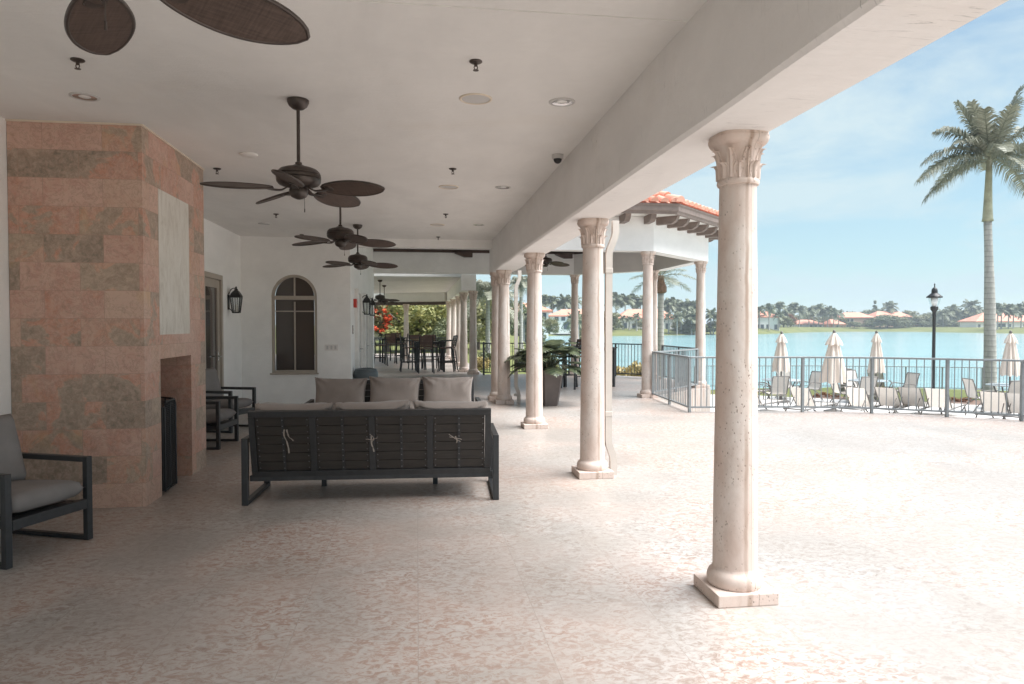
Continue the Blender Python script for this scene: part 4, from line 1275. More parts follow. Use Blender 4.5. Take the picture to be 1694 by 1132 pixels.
def phil_leaf(bm, base, direction, L, droop, seed):
    r = random.Random(seed)
    d = Vector(direction).normalized(); s = d.cross(Vector((0, 0, 1))).normalized(); u = s.cross(d)
    n = 9
    mid = []
    for k in range(n + 1):
        t = k / n
        mid.append(Vector(base) + d * L * t * (1 - .12 * t * t) - Vector((0, 0, 1)) * droop * L * t * t)
    for sd in (-1, 1):
        for k in range(n):
            t = (k + .5) / n
            w = L * (.60 * math.sin(math.pi * min(1, .18 + t * .80)) ** .8) * r.uniform(.85, 1.1)
            a, b = mid[k], mid[k + 1]
            c = (a + b) / 2
            f = (b - a).normalized()
            out = (s * sd * .86 + f * .42 + u * .10 - Vector((0, 0, .28 * w / L))).normalized()
            tip = c + out * w - Vector((0, 0, .10 * w))
            m1 = a.lerp(c + out * w * .6 - f * L * .062, 1); m2 = c + out * w * .62 + f * L * .066
            va, vb, v1, v2, vt = (bm.verts.new(x) for x in (a, b, m1, m2, tip))
            bm.faces.new((va, vb, v2, v1)); bm.faces.new((v1, v2, vt))
    # terminal lobe
    f = (mid[-1] - mid[-2]).normalized()
    q = [mid[-1] + s * L * .05, mid[-1] + f * L * .14, mid[-1] - s * L * .05, mid[-2]]
    bm.faces.new([bm.verts.new(x) for x in q])
PX, PY = W(905, 13.1)
pt = thing('potted_philodendron', 'tall tapered brown planter with spreading split philodendron leaves', 'potted plant', (PX, PY, 0), R(12))
bm = bm_new()
lathe(bm, [(.225, 0), (.235, .01), (.340, .62), (.347, .675), (.322, .68), (.312, .64)], 6, cap=False)
obj('planter', bm, M_POT, pt)
bm = bm_new(); lathe(bm, [(.315, .625), (.15, .65), (0, .66)], 6, cap=False); obj('soil', bm, M_SOIL, pt)
bm, bm2, bm3 = bm_new(), bm_new(), bm_new()
pr = random.Random(5)
for k in range(58):
    az = k * 2.399 + pr.uniform(-.2, .2)
    el = pr.choice((R(14), R(30), R(48), R(66), R(-4)))
    L = pr.uniform(.34, .47)
    p0 = Vector((.10 * math.cos(az), .10 * math.sin(az), .66))
    reach = pr.uniform(.12, .32) * math.cos(el) + .06
    p2 = Vector(((.1 + reach) * math.cos(az), (.1 + reach) * math.sin(az), .72 + .40 * math.sin(max(el, .1)) * pr.uniform(.6, 1.0)))
    p1 = p0.lerp(p2, .5) + Vector((0, 0, .14))
    tube(bm3, catmull([p0, p1, p2], 3), .010, 5, .006)
    dd = Vector((math.cos(az + pr.uniform(-.3, .3)), math.sin(az + pr.uniform(-.3, .3)), math.sin(el) * .6 + .06))
    phil_leaf(bm2 if k % 19 == 5 else bm, p2, dd, L, pr.uniform(.15, .55), k)
obj('foliage', bm, M_PHIL, pt); obj('dry_leaves', bm2, M_PHILD, pt); obj('stem', bm3, M_PHIL, pt, True)

# ------------------------------------------------------------------ bar tables and bar chairs
def make_bar_chair(label, loc, rz, group):
    c = thing('bar_chair', label, 'bar chair', loc, rz, group)
    for sx in (-1, 1):
        for nm, y0, y1, zt in (('leg', -.24, -.19, .78), ('leg', .27, .20, 1.16)):
            bm = bm_new()
            if zt < 1: bar(bm, (sx * .235, y0, 0), (sx * .205, y1, zt), .036, .036, up=(0, 1, 0))
            else:
                bar(bm, (sx * .235, y0, 0), (sx * .21, .185, .74), .036, .036, up=(0, 1, 0)); bar(bm, (sx * .21, .185, .74), (sx * .205, .275, zt), .034, .034, up=(0, 1, 0))
            obj(nm, bm, M_BLACK, c)
    bm = bm_new(); box(bm, (0, -.01, .765), (.43, .42, .03), .005); obj('seat', bm, M_BARWOOD, c)
    bm = bm_new()
    for k in range(5): bar(bm, (-.195, .20 + .018 * k, .84 + .068 * k), (.195, .20 + .018 * k, .84 + .068 * k), .014, .058)
    bar(bm, (-.21, .272, 1.15), (.21, .272, 1.15), .03, .03)
    obj('backrest', bm, M_BARWOOD, c)
    bm = bm_new()
    for sx in (-1, 1): bar(bm, (sx * .225, -.22, .98), (sx * .21, .22, 1.0), .034, .022); bar(bm, (sx * .208, -.2, .77), (sx * .222, -.215, .98), .03, .03, up=(0, 1, 0)); bar(bm, (sx * .222, -.22, .30), (sx * .222, .23, .30), .022, .022)
    bar(bm, (-.22, -.222, .34), (.22, -.222, .34), .022, .022); bar(bm, (-.22, .235, .40), (.22, .235, .40), .022, .022)
    obj('rails', bm, M_BLACK, c)
    return c
def make_bar_table(label, loc, rz, group):
    t = thing('bar_table', label, 'bar table', loc, rz, group)
    bm = bm_new(); box(bm, (0, 0, .955), (.98, .98, .03), .006); box(bm, (0, 0, .915), (.86, .86, .05)); obj('table_top', bm, M_BLACK, t)
    for sx in (-1, 1):
        for sy in (-1, 1):
            bm = bm_new(); bar(bm, (sx * .42, sy * .42, 0), (sx * .42, sy * .42, .94), .065, .065, up=(0, 1, 0)); obj('leg', bm, M_BLACK, t)
    return t
GB, GT = 'dark bar chairs around the bar tables', 'dark bar tables'
bt = make_bar_table('dark bar table in the far loggia, nearer one with a chair before it', (*W(711, 22.6), 0), R(3), GT)
dup(bt, (*W(648, 28.0), 0), R(10), 'dark bar table in the far loggia under the red blossoms')
dup(bt, (*W(975, 16.9), 0), R(40), 'dark bar table in the pavilion behind the planter')
bc = make_bar_chair('bar chair with brown slatted back, centred before the nearer bar table', (*W(704, 21.75), 0), R(184), GB)
for px, D, rz, l in ((676, 22.6, 95, 'bar chair seen side on, left of the nearer bar table'), (738, 22.4, -98, 'bar chair right of the nearer bar table, closest to the columns'),
                     (742, 23.2, -85, 'bar chair right of the nearer bar table, second along'), (712, 23.6, 5, 'bar chair on the far side of the nearer bar table'),
                     (690, 23.5, 15, 'bar chair behind the left leg of the nearer bar table'),
                     (629, 25.6, 100, 'bar chair seen side on beside the white corridor wall'), (646, 26.9, 182, 'bar chair with brown back before the farther bar table'),
                     (664, 27.4, -95, 'bar chair right of the farther bar table by the lone column'), (655, 29.2, 0, 'bar chair on the far side of the farther bar table')):
    dup(bc, (*W(px, D), 0), R(rz), l)
dup(bc, (*W(952, 16.5), 0), R(-60), 'bar chair in the pavilion, its legs showing right of the planter')

# ------------------------------------------------------------------ railings
def railing(name, label, cat, pts, z, h, mat, posts, group, zg=None, gap=.105, bal=.011, pw=.045, low=.09):
    """railing along pts; posts = fractions of every segment that get a post"""
    r = thing(name, label, cat, (pts[0][0], pts[0][1], z), 0, group)
    o0 = Vector((pts[0][0], pts[0][1], z))
    for i in range(len(pts) - 1):
        a = Vector((*pts[i], z)) - o0; b = Vector((*pts[i + 1], z)) - o0
        up = Vector((0, 0, 1))
        bm = bm_new(); bar(bm, a + up * (h - .018), b + up * (h - .018), .055, .032, .004); obj('top_rail', bm, mat, r)
        bm = bm_new(); bar(bm, a + up * low, b + up * low, .032, .028); obj('bottom_rail', bm, mat, r)
        L = (b - a).length; n = max(2, round(L / gap))
        bm = bm_new()
        for k in range(1, n): 
            q = a.lerp(b, k / n); bar(bm, q + up * low, q + up * (h - .03), bal * 1.25, bal * 1.25, up=(b - a))
        obj('balusters', bm, mat, r)
    for i, f in posts:
        a = Vector((*pts[i], z)) - o0; b = Vector((*pts[min(i + 1, len(pts) - 1)], z)) - o0
        q = a.lerp(b, f)
        bm = bm_new(); box(bm, q + Vector((0, 0, (h - .036) / 2)), (pw, pw, h - .036), .003); obj('post', bm, mat, r)
    return r
FP = [(4.84, 13.86), (4.66, 11.46), (5.66, 11.36), (6.62, 11.24), (7.70, 10.92), (8.62, 10.32), (9.41, 9.71), (10.3, 8.6), (11.4, 7.2)]
railing('grey_railing', 'long grey railing curving along the terrace edge before the loungers', 'railing', FP, 0, .97, M_GREYF,
        [(0, .0), (0, .5)] + [(i, 0) for i in range(1, 8)], 'metal railings of the terrace')
railing('grey_railing', 'short dark grey railing between the two right hand pavilion columns', 'railing', [(OV[1][0] + .12, OV[1][1] + .12), (OV[2][0] - .12, OV[2][1] - .12)], 0, .95, M_GREYF, [(0, 0), (0, .5), (0, .999)], 'metal railings of the terrace')
railing('grey_railing', 'dark grey railing on the far right side of the pavilion', 'railing', [(OV[2][0], OV[2][1] + .17), (OV[3][0], OV[3][1] - .17)], 0, .95, M_DKF, [(0, 0), (0, .5), (0, .999)], 'metal railings of the terrace')
railing('dark_railing', 'dark railing with yellow shrubs behind it, right of the second column', 'railing', [(OV[3][0] - .12, OV[3][1] + .12), (OV[4][0] + .12, OV[4][1] - .12)], 0, .97, M_DKF, [(0, 0), (0, .5), (0, .999)], 'metal railings of the terrace')
railing('dark_railing', 'dark railing behind the planter at the back of the pavilion', 'railing', [(OV[4][0] - .17, OV[4][1]), (2.55, 20.8)], 0, .97, M_DKF, [(0, 0), (0, .999)], 'metal railings of the terrace')
railing('dark_railing', 'dark railing filling the row of far loggia columns', 'railing', [(1.60, 22.6), (1.60, 25.0), (1.60, 27.9), (1.55, 30.6)], 0, .97, M_DKF, [(0, 0), (1, 0), (2, 0), (2, .999)], 'metal railings of the terrace')
railing('dark_railing', 'dark railing closing the far end of the loggia under the blossoms', 'railing', [(1.35, 31.0), (-5, 34.0)], 0, .95, M_DKF, [(0, 0), (0, .3), (0, .6)], 'metal railings of the terrace')
# arched gate
g = thing('iron_gate', 'dark iron gate with a curved top rail beside the corner pier', 'gate', (1.98, 20.8, 0))
for x in (0, .56):
    bm = bm_new(); box(bm, (x, 0, .5), (.055, .055, 1.0), .004); obj('gate_post', bm, M_DKF, g)
bm = bm_new()
arc = [(.03 + .50 * k / 10, 0, .78 + .17 * math.cos(R(-20 + 95 * k / 10))) for k in range(11)]
tube(bm, arc, .016, 6)
bar(bm, (.03, 0, .08), (.53, 0, .08), .03, .03); bar(bm, (.03, 0, .955), (.53, 0, .955), .03, .03)
for k in range(1, 7): x = .03 + .50 * k / 7; bar(bm, (x, 0, .08), (x, 0, arc[min(10, round(k / 7 * 10))][2]), .016, .016, up=(1, 0, 0))
th = [(.09 + .06 * math.cos(R(a)), 0, .78 + .06 * math.sin(R(a))) for a in range(0, 361, 30)]
tube(bm, th, .008, 5)
obj('gate_leaf', bm, M_DKF, g)

# ------------------------------------------------------------------ pool deck furniture
def umbrella(label, px, D, zb, zt, rad, seed, vent=.26):
    x, y = W(px, D)
    u = thing('closed_umbrella', label, 'umbrella', (x, y, DECK_Z), 0, 'closed beige umbrellas on the pool deck')
    h0, h1 = zb - DECK_Z, zt - DECK_Z
    r = random.Random(seed)
    def folds(bm, za, zc, ra, rc, n=8, ph=0, rows=10):
        rings = []
        for j in range(rows + 1):
            t = j / rows; z = za + (zc - za) * t
            rg = []
            for k in range(n * 6):
                a = 2 * math.pi * k / (n * 6)
                f = .5 + .5 * math.cos(a * n + ph + .5 * math.sin(a * 2 + seed))
                rad_ = (ra + (rc - ra) * t ** .85) * (.62 + .38 * f ** .7 + .05 * math.sin(a * 3 + seed))
                zz = z - (.045 * f if j == rows else 0)
                rg.append(bm.verts.new((rad_ * math.cos(a), rad_ * math.sin(a), zz)))
            rings.append(rg)
        m = n * 6
        for A_, B_ in zip(rings, rings[1:]):
            for k in range(m): bm.faces.new((A_[k], A_[(k + 1) % m], B_[(k + 1) % m], B_[k]))
        bm.faces.new(rings[0])
    bm = bm_new(); folds(bm, h1 - .10, h0, .07, rad); obj('canopy', bm, M_CANVAS, u, True)
    bm = bm_new(); folds(bm, h1, h1 - vent, .035, rad * .62, 8, 1.0, 6); obj('vent_cap', bm, M_CANVAS, u, True)
    bm = bm_new(); tube(bm, [(0, 0, .02), (0, 0, h1 + .02)], .024, 10); lathe(bm, [(.03, h1 - .02), (.045, h1 + .02), (.03, h1 + .07), (0, h1 + .09)], 12, cap=False); obj('pole', bm, M_CHFR, u, True)
    bm = bm_new(); lathe(bm, [(.26, 0), (.26, .04), (.05, .09), (.04, .30)], 20); obj('base', bm, M_CHFR, u, True, angle=40)
    return u
umbrella('closed beige umbrella above the left hand round table', 1293, 22.6, .02, 1.22, .31, 1)
umbrella('largest closed beige umbrella, standing free in the middle', 1380, 20.0, -.12, 1.28, .40, 2, .32)
umbrella('closed beige umbrella third from the left, above a table', 1450, 22.4, .0, 1.24, .27, 3)
umbrella('closed beige umbrella at the right edge beside the tall palm', 1672, 20.6, .03, 1.26, .29, 4)

def make_pchair(label, loc, rz):
    c = thing('patio_chair', label, 'chair', loc, rz, 'beige sling chairs around the poolside tables')
    path = [(0, -.26, .40), (0, -.20, .425), (0, .05, .39), (0, .22, .40), (0, .29, .52), (0, .36, .80), (0, .42, .95)]
    P = catmull(path, 4)
    bm = bm_new()
    a, b = [], []
    for p in P:
        a.append(bm.verts.new((-.235, p.y, p.z))); b.append(bm.verts.new((.235, p.y, p.z)))
    for k in range(len(P) - 1): bm.faces.new((a[k], b[k], b[k + 1], a[k + 1]))
    r = bmesh.ops.solidify(bm, geom=bm.faces[:], thickness=.008)
    obj('sling', bm, M_SLING, c, True, angle=60)
    for s in (-1, 1):
        bm = bm_new()
        tube(bm, [Vector((s * .25, p.y, p.z)) for p in P], .016, 6)
        tube(bm, catmull([(s * .255, -.30, 0), (s * .255, -.24, .25), (s * .262, -.25, .50), (s * .265, -.12, .63), (s * .262, .14, .61), (s * .25, .30, .58)], 4), .016, 6)
        tube(bm, catmull([(s * .255, .40, 0), (s * .255, .24, .22), (s * .25, -.02, .38)], 4), .016, 6)
        obj('side_frame', bm, M_CHFR, c, True)
    bm = bm_new()
    for y, z in ((-.26, .385), (.30, .36), (.42, .955)): tube(bm, [(-.25, y, z), (.25, y, z)], .013, 6)
    obj('cross_rail', bm, M_CHFR, c)
    return c
def make_ptable(label, loc):
    t = thing('patio_table', label, 'table', loc, 0, 'round poolside tables')
    bm = bm_new(); lathe(bm, [(.03, .70), (.56, .70), (.60, .708), (.60, .728), (.58, .733), (.03, .733)], 40); obj('table_top', bm, M_TBL, t, True, angle=40)
    for k in range(4):
        a = R(45 + 90 * k)
        bm = bm_new(); tube(bm, [Vector((math.cos(a) * r, math.sin(a) * r, z)) for r, z in ((.46, 0), (.36, .25), (.34, .45), (.44, .70))], .022, 6); obj('leg', bm, M_CHFR, t, True)
    bm = bm_new(); lathe(bm, [(.25, 0.0), (.25, .05), (.06, .08)], 20); obj('umbrella_base', bm, M_CHFR, t)
    return t
tpos = {'L': W(1293, 22.6), 'M': W(1436, 22.4), 'R': W(1672, 20.6)}
pt0 = make_ptable('round poolside table under the left hand umbrella', (*tpos['L'], DECK_Z))
dup(pt0, (*tpos['M'], DECK_Z), .3, 'round poolside table between the second and third umbrellas')
dup(pt0, (*tpos['R'], DECK_Z), .5, 'round poolside table at the right edge behind the loungers')
pc0 = None
CH = [(1262, 22.3, 70, 'sling chair seen side on left of the left hand table'), (1283, 21.35, 176, 'sling chair showing its back, in front of the left hand table'),
      (1306, 23.6, 0, 'sling chair on the far side of the left hand table'), (1338, 22.9, -75, 'sling chair turned away, right of the left hand table'),
      (1399, 21.5, 82, 'sling chair seen side on, right of the largest umbrella'), (1427, 21.2, 176, 'sling chair showing its back, in front of the middle table'),
      (1421, 23.4, 8, 'sling chair on the far side of the middle table, to its left'), (1458, 23.3, -10, 'sling chair on the far side of the middle table, to its right'),
      (1494, 22.3, -85, 'sling chair seen side on, right of the middle table'), (1626, 20.0, 80, 'sling chair seen side on, left of the palm trunk foot'),
      (1669, 19.7, 176, 'sling chair showing its back, before the right hand table'), (1694, 20.3, -85, 'sling chair cut by the right edge of the view')]
for px, D, rz, l in CH:
    loc = (*W(px, D), DECK_Z)
    if pc0 is None: pc0 = make_pchair(l, loc, R(rz))
    else: dup(pc0, loc, R(rz), l)
def make_lounger(label, loc, rz):
    c = thing('sun_lounger', label, 'sun lounger', loc, rz, 'beige sun loungers lined up behind the railing')
    w = .265
    for nm, pth in (('seat_sling', [(0, -1.25, .30), (0, -.5, .31), (0, .20, .31)]), ('back_sling', [(0, .20, .31), (0, .42, .56), (0, .62, .80), (0, .66, .84)])):
        P = catmull(pth, 4); bm = bm_new()
        a = [bm.verts.new((-w, p.y, p.z)) for p in P]; b = [bm.verts.new((w, p.y, p.z)) for p in P]
        for k in range(len(P) - 1): bm.faces.new((a[k], b[k], b[k + 1], a[k + 1]))
        bmesh.ops.solidify(bm, geom=bm.faces[:], thickness=.012)
        obj(nm, bm, M_SLING, c, True, angle=60)
    bm = bm_new()
    for s in (-1, 1):
        tube(bm, [(s * (w + .015), -1.27, .30), (s * (w + .015), .95, .29)], .02, 6)
        tube(bm, [(s * (w + .0), .20, .31), (s * (w + .0), .65, .84)], .014, 6)
    for y in (-1.27, -.4, .95): tube(bm, [(-w - .015, y, .295), (w + .015, y, .295)], .018, 6)
    tube(bm, [(-w + .05, .45, .56), (-w + .05, .74, .30)], .012, 6); tube(bm, [(w - .05, .45, .56), (w - .05, .74, .30)], .012, 6)
    obj('frame', bm, M_CHFR, c, True)
    for s in (-1, 1):
        for y in (-1.05, .75):
            bm = bm_new(); tube(bm, catmull([(s * (w + .015), y, .29), (s * (w + .05), y + .03, .12), (s * (w + .02), y + (.12 if y > 0 else -.12), 0)], 3), .018, 6); obj('leg', bm, M_CHFR, c, True)
    return c
lg = None
LP = [(1340, 18.9, 'sun lounger farthest left, right of the first pair of table chairs'), (1430, 18.9, 'sun lounger in front of the middle table'), (1480, 18.9, 'sun lounger just right of the third umbrella from the left'),
      (1518, 18.9, 'sun lounger left of the lamp post foot'), (1561, 18.6, 'sun lounger just right of the lamp post foot'), (1652, 17.7, 'sun lounger before the right hand table and palm'), (1698, 17.3, 'sun lounger cut by the right edge of the view'), (1252, 19.6, 'sun lounger mostly hidden behind the nearest column')]
for px, D, l in LP:
    loc = (*W(px, D), DECK_Z)
    if lg is None: lg = make_lounger(l, loc, R(180 - 54))
    else: dup(lg, loc, R(180 - 54 + rnd.uniform(-2, 2)), l)

# lamp post
lx, ly = W(1545, 21.5)
lp = thing('lamp_post', 'tall black lamp post with clear acorn lantern before the lake', 'lamp post', (lx, ly, DECK_Z))
bm = bm_new(); lathe(bm, [(.13, 0), (.13, .06), (.10, .10), (.085, .45), (.06, .52), (.052, .6), (.045, 2.55), (.05, 2.60), (.045, 2.75), (.055, 2.80), (.05, 2.86)], 18); obj('pole', bm, M_BLACK, lp, True, angle=40)
bm = bm_new(); lathe(bm, [(.045, 2.85), (.06, 2.92), (.105, 2.98), (.11, 3.06), (.095, 3.08)], 20); obj('lamp_holder', bm, M_BLACK, lp, True, angle=40)
bm = bm_new(); lathe(bm, [(.10, 3.075), (.135, 3.18), (.168, 3.30), (.17, 3.36)], 20, cap=False); obj('globe', bm, M_CLEAR, lp, True)
bm = bm_new(); lathe(bm, [(.055, 3.08), (.09, 3.2), (.10, 3.34)], 14); obj('diffuser', bm, M_LAMPGLASS, lp, True)
bm = bm_new(); lathe(bm, [(.205, 3.35), (.21, 3.37), (.195, 3.40), (.17, 3.42), (.125, 3.46), (.085, 3.49), (.088, 3.52), (.08, 3.60), (.05, 3.65), (.018, 3.67), (.014, 3.74), (.024, 3.76), (.0, 3.80)], 20, cap=False)
for k in range(8):
    a = R(45 * k); box(bm, (.20 * math.cos(a), .20 * math.sin(a), 3.365), (.035, .035, .045), rz=a)
obj('lamp_cap', bm, M_BLACK, lp, True, angle=40)

# far pool fence
PF = [W(1150, 30.5), W(1253, 30.5), W(1330, 30.6), W(1440, 30.2), W(1560, 29.6), W(1694, 28.8), W(1850, 28)]
railing('pool_fence', 'thin grey pool fence at the water side of the pool deck', 'fence', PF, -1.28, 1.0, M_GREYF, [(i, f) for i in range(6) for f in (0, .5)], 'fences by the lake', gap=.12, bal=.008, low=.10)
sx_, sy_ = W(1440, 30.1)
s_ = thing('fence_sign', 'small pale notice plate hung on the pool fence', 'sign', (sx_, sy_ - .06, -.42))
bm = bm_new(); box(bm, (0, 0, -.08), (.2, .012, .26), .004); obj('plate', bm, M_CREAM, s_)
for px, D, l in ((1396, 29.5, 'grey utility box standing by the pool fence'),):
    x, y = W(1399, 26.5)
    b_ = thing('utility_box', l, 'utility box', (x, y, -1.2))
    bm = bm_new(); box(bm, (0, 0, .50), (.30, .26, 1.0), .02); obj('cabinet', bm, M_CHFR, b_)
    bm = bm_new(); box(bm, (0, 0, 1.02), (.36, .32, .05), .01); obj('cap', bm, M_CHFR, b_)

# ------------------------------------------------------------------ foliage builders
def leaf_quads(bm, c, rad, n, size, r, squash=.8, hollow=.45):
    for _ in range(n):
        d = Vector((r.gauss(0, 1), r.gauss(0, 1), r.gauss(0, 1))).normalized()
        q = Vector(c) + Vector((d.x * rad, d.y * rad, d.z * rad * squash)) * (hollow + (1 - hollow) * r.random() ** .6)
        a = Vector((r.gauss(0, 1), r.gauss(0, 1), r.gauss(0, .6))).normalized()
        b = a.cross(d + Vector((0, 0, .4)) * r.uniform(-1, 1))
        if b.length < .01: continue
        b.normalize(); s = size * r.uniform(.6, 1.35)
        bm.faces.new([bm.verts.new(q + a * s), bm.verts.new(q + b * s * .5), bm.verts.new(q - a * s), bm.verts.new(q - b * s * .5)])
def crown_mesh(name, mat, w, h, nclump, nleaf, size, seed, zb=0.0, conic=False):
    r = random.Random(seed); bm = bm_new()
    for k in range(nclump):
        t = r.random()
        if conic:
            z = h * t; rr = w * .5 * (1 - t) ** .8; a = r.uniform(0, 6.28)
            c = (rr * .6 * math.cos(a), rr * .6 * math.sin(a), zb + z); rad = max(.12 * w, rr * .6)
        else:
            a = r.uniform(0, 6.28); rr = w * .5 * .72 * math.sqrt(r.random()); z = h * (.28 + .55 * t) - .25 * h * (rr / (w * .5)) ** 2
            c = (rr * math.cos(a), rr * math.sin(a), zb + z); rad = w * r.uniform(.13, .21)
        leaf_quads(bm, c, rad, nleaf, size, r)
    me = bpy.data.meshes.new(name); bm.to_mesh(me); bm.free(); me.materials.append(mat); return me
def trunk_mesh(h, r0, spread, seed, nb=5):
    r = random.Random(seed); bm = bm_new()
    top = (r.uniform(-.1, .1) * h, r.uniform(-.1, .1) * h, h)
    pts = catmull([(0, 0, -.3), (top[0] * .2, top[1] * .3, h * .4), top], 5)
    tube(bm, pts, r0, 8, r0 * .55)
    for k in range(nb):
        a = k * 2.4 + r.uniform(-.4, .4)
        p = Vector(top) * r.uniform(.72, 1.0)
        e = p + Vector((math.cos(a) * spread, math.sin(a) * spread, spread * r.uniform(.5, .95)))
        tube(bm, catmull([p, p.lerp(e, .5) + Vector((0, 0, -.08 * spread)), e], 4), r0 * .5, 6, r0 * .14)
    me = bpy.data.meshes.new('trunk'); bm.to_mesh(me); bm.free(); me.materials.append(M_TRUNK)
    for p in me.polygons: p.use_smooth = True
    return me
def tree(name, label, cat, loc, crown, trunk, group, s=1.0, rz=0.0, sz=None):
    t = thing(name, label, cat, loc, rz, group)
    mobj('crown', crown, t); 
    if trunk: mobj('trunk', trunk, t)
    t.scale = (s, s, sz or s)
    return t
def frond(bm, base, az, el, L, droop, nl, lw, ll, r, vdroop=.5, wsp=.012):
    """feather frond: spine arching out, leaflets hanging on both sides"""
    h = Vector((math.cos(az), math.sin(az), 0)); side = Vector((-math.sin(az), math.cos(az), 0))
    P = []
    n = 9
    for k in range(n + 1):
        t = k / n
        P.append(Vector(base) + h * L * (t * math.cos(el) * (1 - .10 * t)) + Vector((0, 0, L * (math.sin(el) * t - droop * t ** 2.1))))
    tube(bm, P, wsp, 4, wsp * .3)
    for k in range(nl):
        t = .10 + .90 * (k + .5) / nl
        f = t * n; i = min(n - 1, int(f)); p = P[i].lerp(P[i + 1], f - i); d = (P[i + 1] - P[i]).normalized()
        l = ll * (math.sin(math.pi * (.12 + .80 * t)) ** .7) * r.uniform(.85, 1.12)
        for s in (-1, 1):
            o = (side * s * .85 + d * .50 + Vector((0, 0, r.uniform(-.1, .32)))).normalized()
            m = p + o * l * .55; e = p + o * l * .92 - Vector((0, 0, l * vdroop * r.uniform(.7, 1.3)))
            u = d * lw * .5
            q = [bm.verts.new(x) for x in (p - u, p + u, m + u * .9, m - u * .9, e)]
            bm.faces.new(q[:4]); bm.faces.new((q[3], q[2], q[4]))
def palm_crown(name, mat, nf, L, seed, nl, lw, ll, droop=(.25, .6), els=(-15, 75), vdroop=.5, wsp=.02):
    r = random.Random(seed); bm = bm_new()
    for k in range(nf):
        el = R(els[0] + (els[1] - els[0]) * ((k + .5) / nf) ** 1.0)
        frond(bm, (0, 0, 0), k * 2.399 + r.uniform(-.25, .25), el, L * r.uniform(.85, 1.1) * (1 - .12 * k / nf), r.uniform(*droop), nl, lw, ll, r, vdroop, wsp)
    me = bpy.data.meshes.new(name); bm.to_mesh(me); bm.free(); me.materials.append(mat); return me
def palm_trunk(name, h, r0, r1, bulge=1.0, lean=(0, 0), n=10):
    bm = bm_new(); K = 16; rings = []
    for k in range(K + 1):
        t = k / K
        rr = r0 + (r1 - r0) * min(1, t * 1.15) ** .55 * 1.0
        rr *= 1 + (bulge - 1) * math.exp(-((t - .55) / .2) ** 2)
        if t < .08: rr *= 1 + .35 * (1 - t / .08)
        c = Vector((lean[0] * t * t, lean[1] * t * t, -.3 + (h + .3) * t))
        rings.append([bm.verts.new(c + Vector((rr * math.cos(2 * math.pi * i / n), rr * math.sin(2 * math.pi * i / n), 0))) for i in range(n)])
    for A_, B_ in zip(rings, rings[1:]):
        for i in range(n): bm.faces.new((A_[i], A_[(i + 1) % n], B_[(i + 1) % n], B_[i]))
    bm.faces.new(rings[-1])
    me = bpy.data.meshes.new(name); bm.to_mesh(me); bm.free(); me.materials.append(M_PTRUNK)
    for p in me.polygons: p.use_smooth = True
    return me

# tall palm right
D_ = 24.5
bx_, by_ = W(1639, D_)
rp = thing('royal_palm', 'tall royal palm with smooth grey trunk rising past the sky on the right', 'palm tree', (bx_, by_, -1.1))
hz = Z(365, D_) + 1.1
mobj('trunk', palm_trunk('trunk', hz, .26, .125, 1.12, (-.20, 0), 16), rp)
bm = bm_new(); tube(bm, [(-.20, 0, hz - .05), (-.20, 0, hz + .06), (-.20, 0, hz + .5), (-.19, 0, hz + 1.2), (-.17, 0, hz + 2.1)], .185, 14, .09); obj('crownshaft', bm, M_SHAFT, rp, True)
bm = bm_new(); r_ = random.Random(11)
top = Vector((-.18, 0, hz + 2.25))
lx_ = Vector((math.cos(YAW), -math.sin(YAW), 0))
specs = [(180, 30, 2.75, .55, .55), (186, 14, 2.85, .50, .62), (172, 46, 2.6, .40, .45), (168, 64, 2.5, .14, .25), (190, 70, 2.3, .10, .22), (205, 40, 2.4, .5, .5), (150, 22, 2.4, .6, .6), (135, 54, 2.4, .28, .35),
         (100, 70, 2.2, .12, .22), (15, 62, 2.8, .14, .25), (350, 68, 2.7, .10, .22), (30, 50, 2.6, .26, .35), (4, 38, 2.6, .42, .5), (8, 16, 2.6, .52, .6), (340, 30, 2.5, .5, .55), (320, 50, 2.4, .3, .4), (300, 22, 2.4, .6, .6),
         (270, 60, 2.3, .22, .3), (250, 30, 2.4, .55, .6), (228, 58, 2.4, .26, .35), (60, 28, 2.4, .5, .6), (75, 60, 2.3, .2, .3), (110, 20, 2.3, .6, .6), (275, 5, 2.0, .6, .6), (165, 0, 2.1, .55, .6), (20, 2, 2.1, .55, .6)]
for az, el, L, dr, vd in specs:
    frond(bm, top + Vector((0, 0, r_.uniform(-.25, .05))), R(az) - YAW, R(el), L * 1.06, dr, 54, .048, .60, r_, vd, .024)
obj('crown', bm, M_FROND, rp)
# smaller palm behind the pavilion
D_ = 31
bx_, by_ = W(1093, D_)
gz_ = -1.25
cp = thing('cabbage_palm', 'smaller palm with brown boots behind the pavilion columns', 'palm tree', (bx_, by_, gz_))
hz = Z(484, D_) - gz_
mobj('trunk', palm_trunk('trunk', hz, .17, .135, 1.0, (0, 0), 12), cp)
bm = bm_new(); lathe(bm, [(.14, hz - .05), (.26, hz + .02), (.24, hz + .25), (.17, hz + .45), (.13, hz + .75)], 10)
for v in bm.verts: v.co.x += .03 * math.sin(v.co.z * 23 + v.co.y * 30)
obj('bark_boots', bm, M_BOOT, cp)
bm = bm_new(); r_ = random.Random(4)
for k in range(15):
    frond(bm, (0, 0, hz + .7), k * 2.4, R(-12 + 5.2 * k), 1.65 * r_.uniform(.9, 1.1), r_.uniform(.18, .36), 26, .035, .50, r_, .22, .016)
obj('crown', bm, M_FROND, cp)

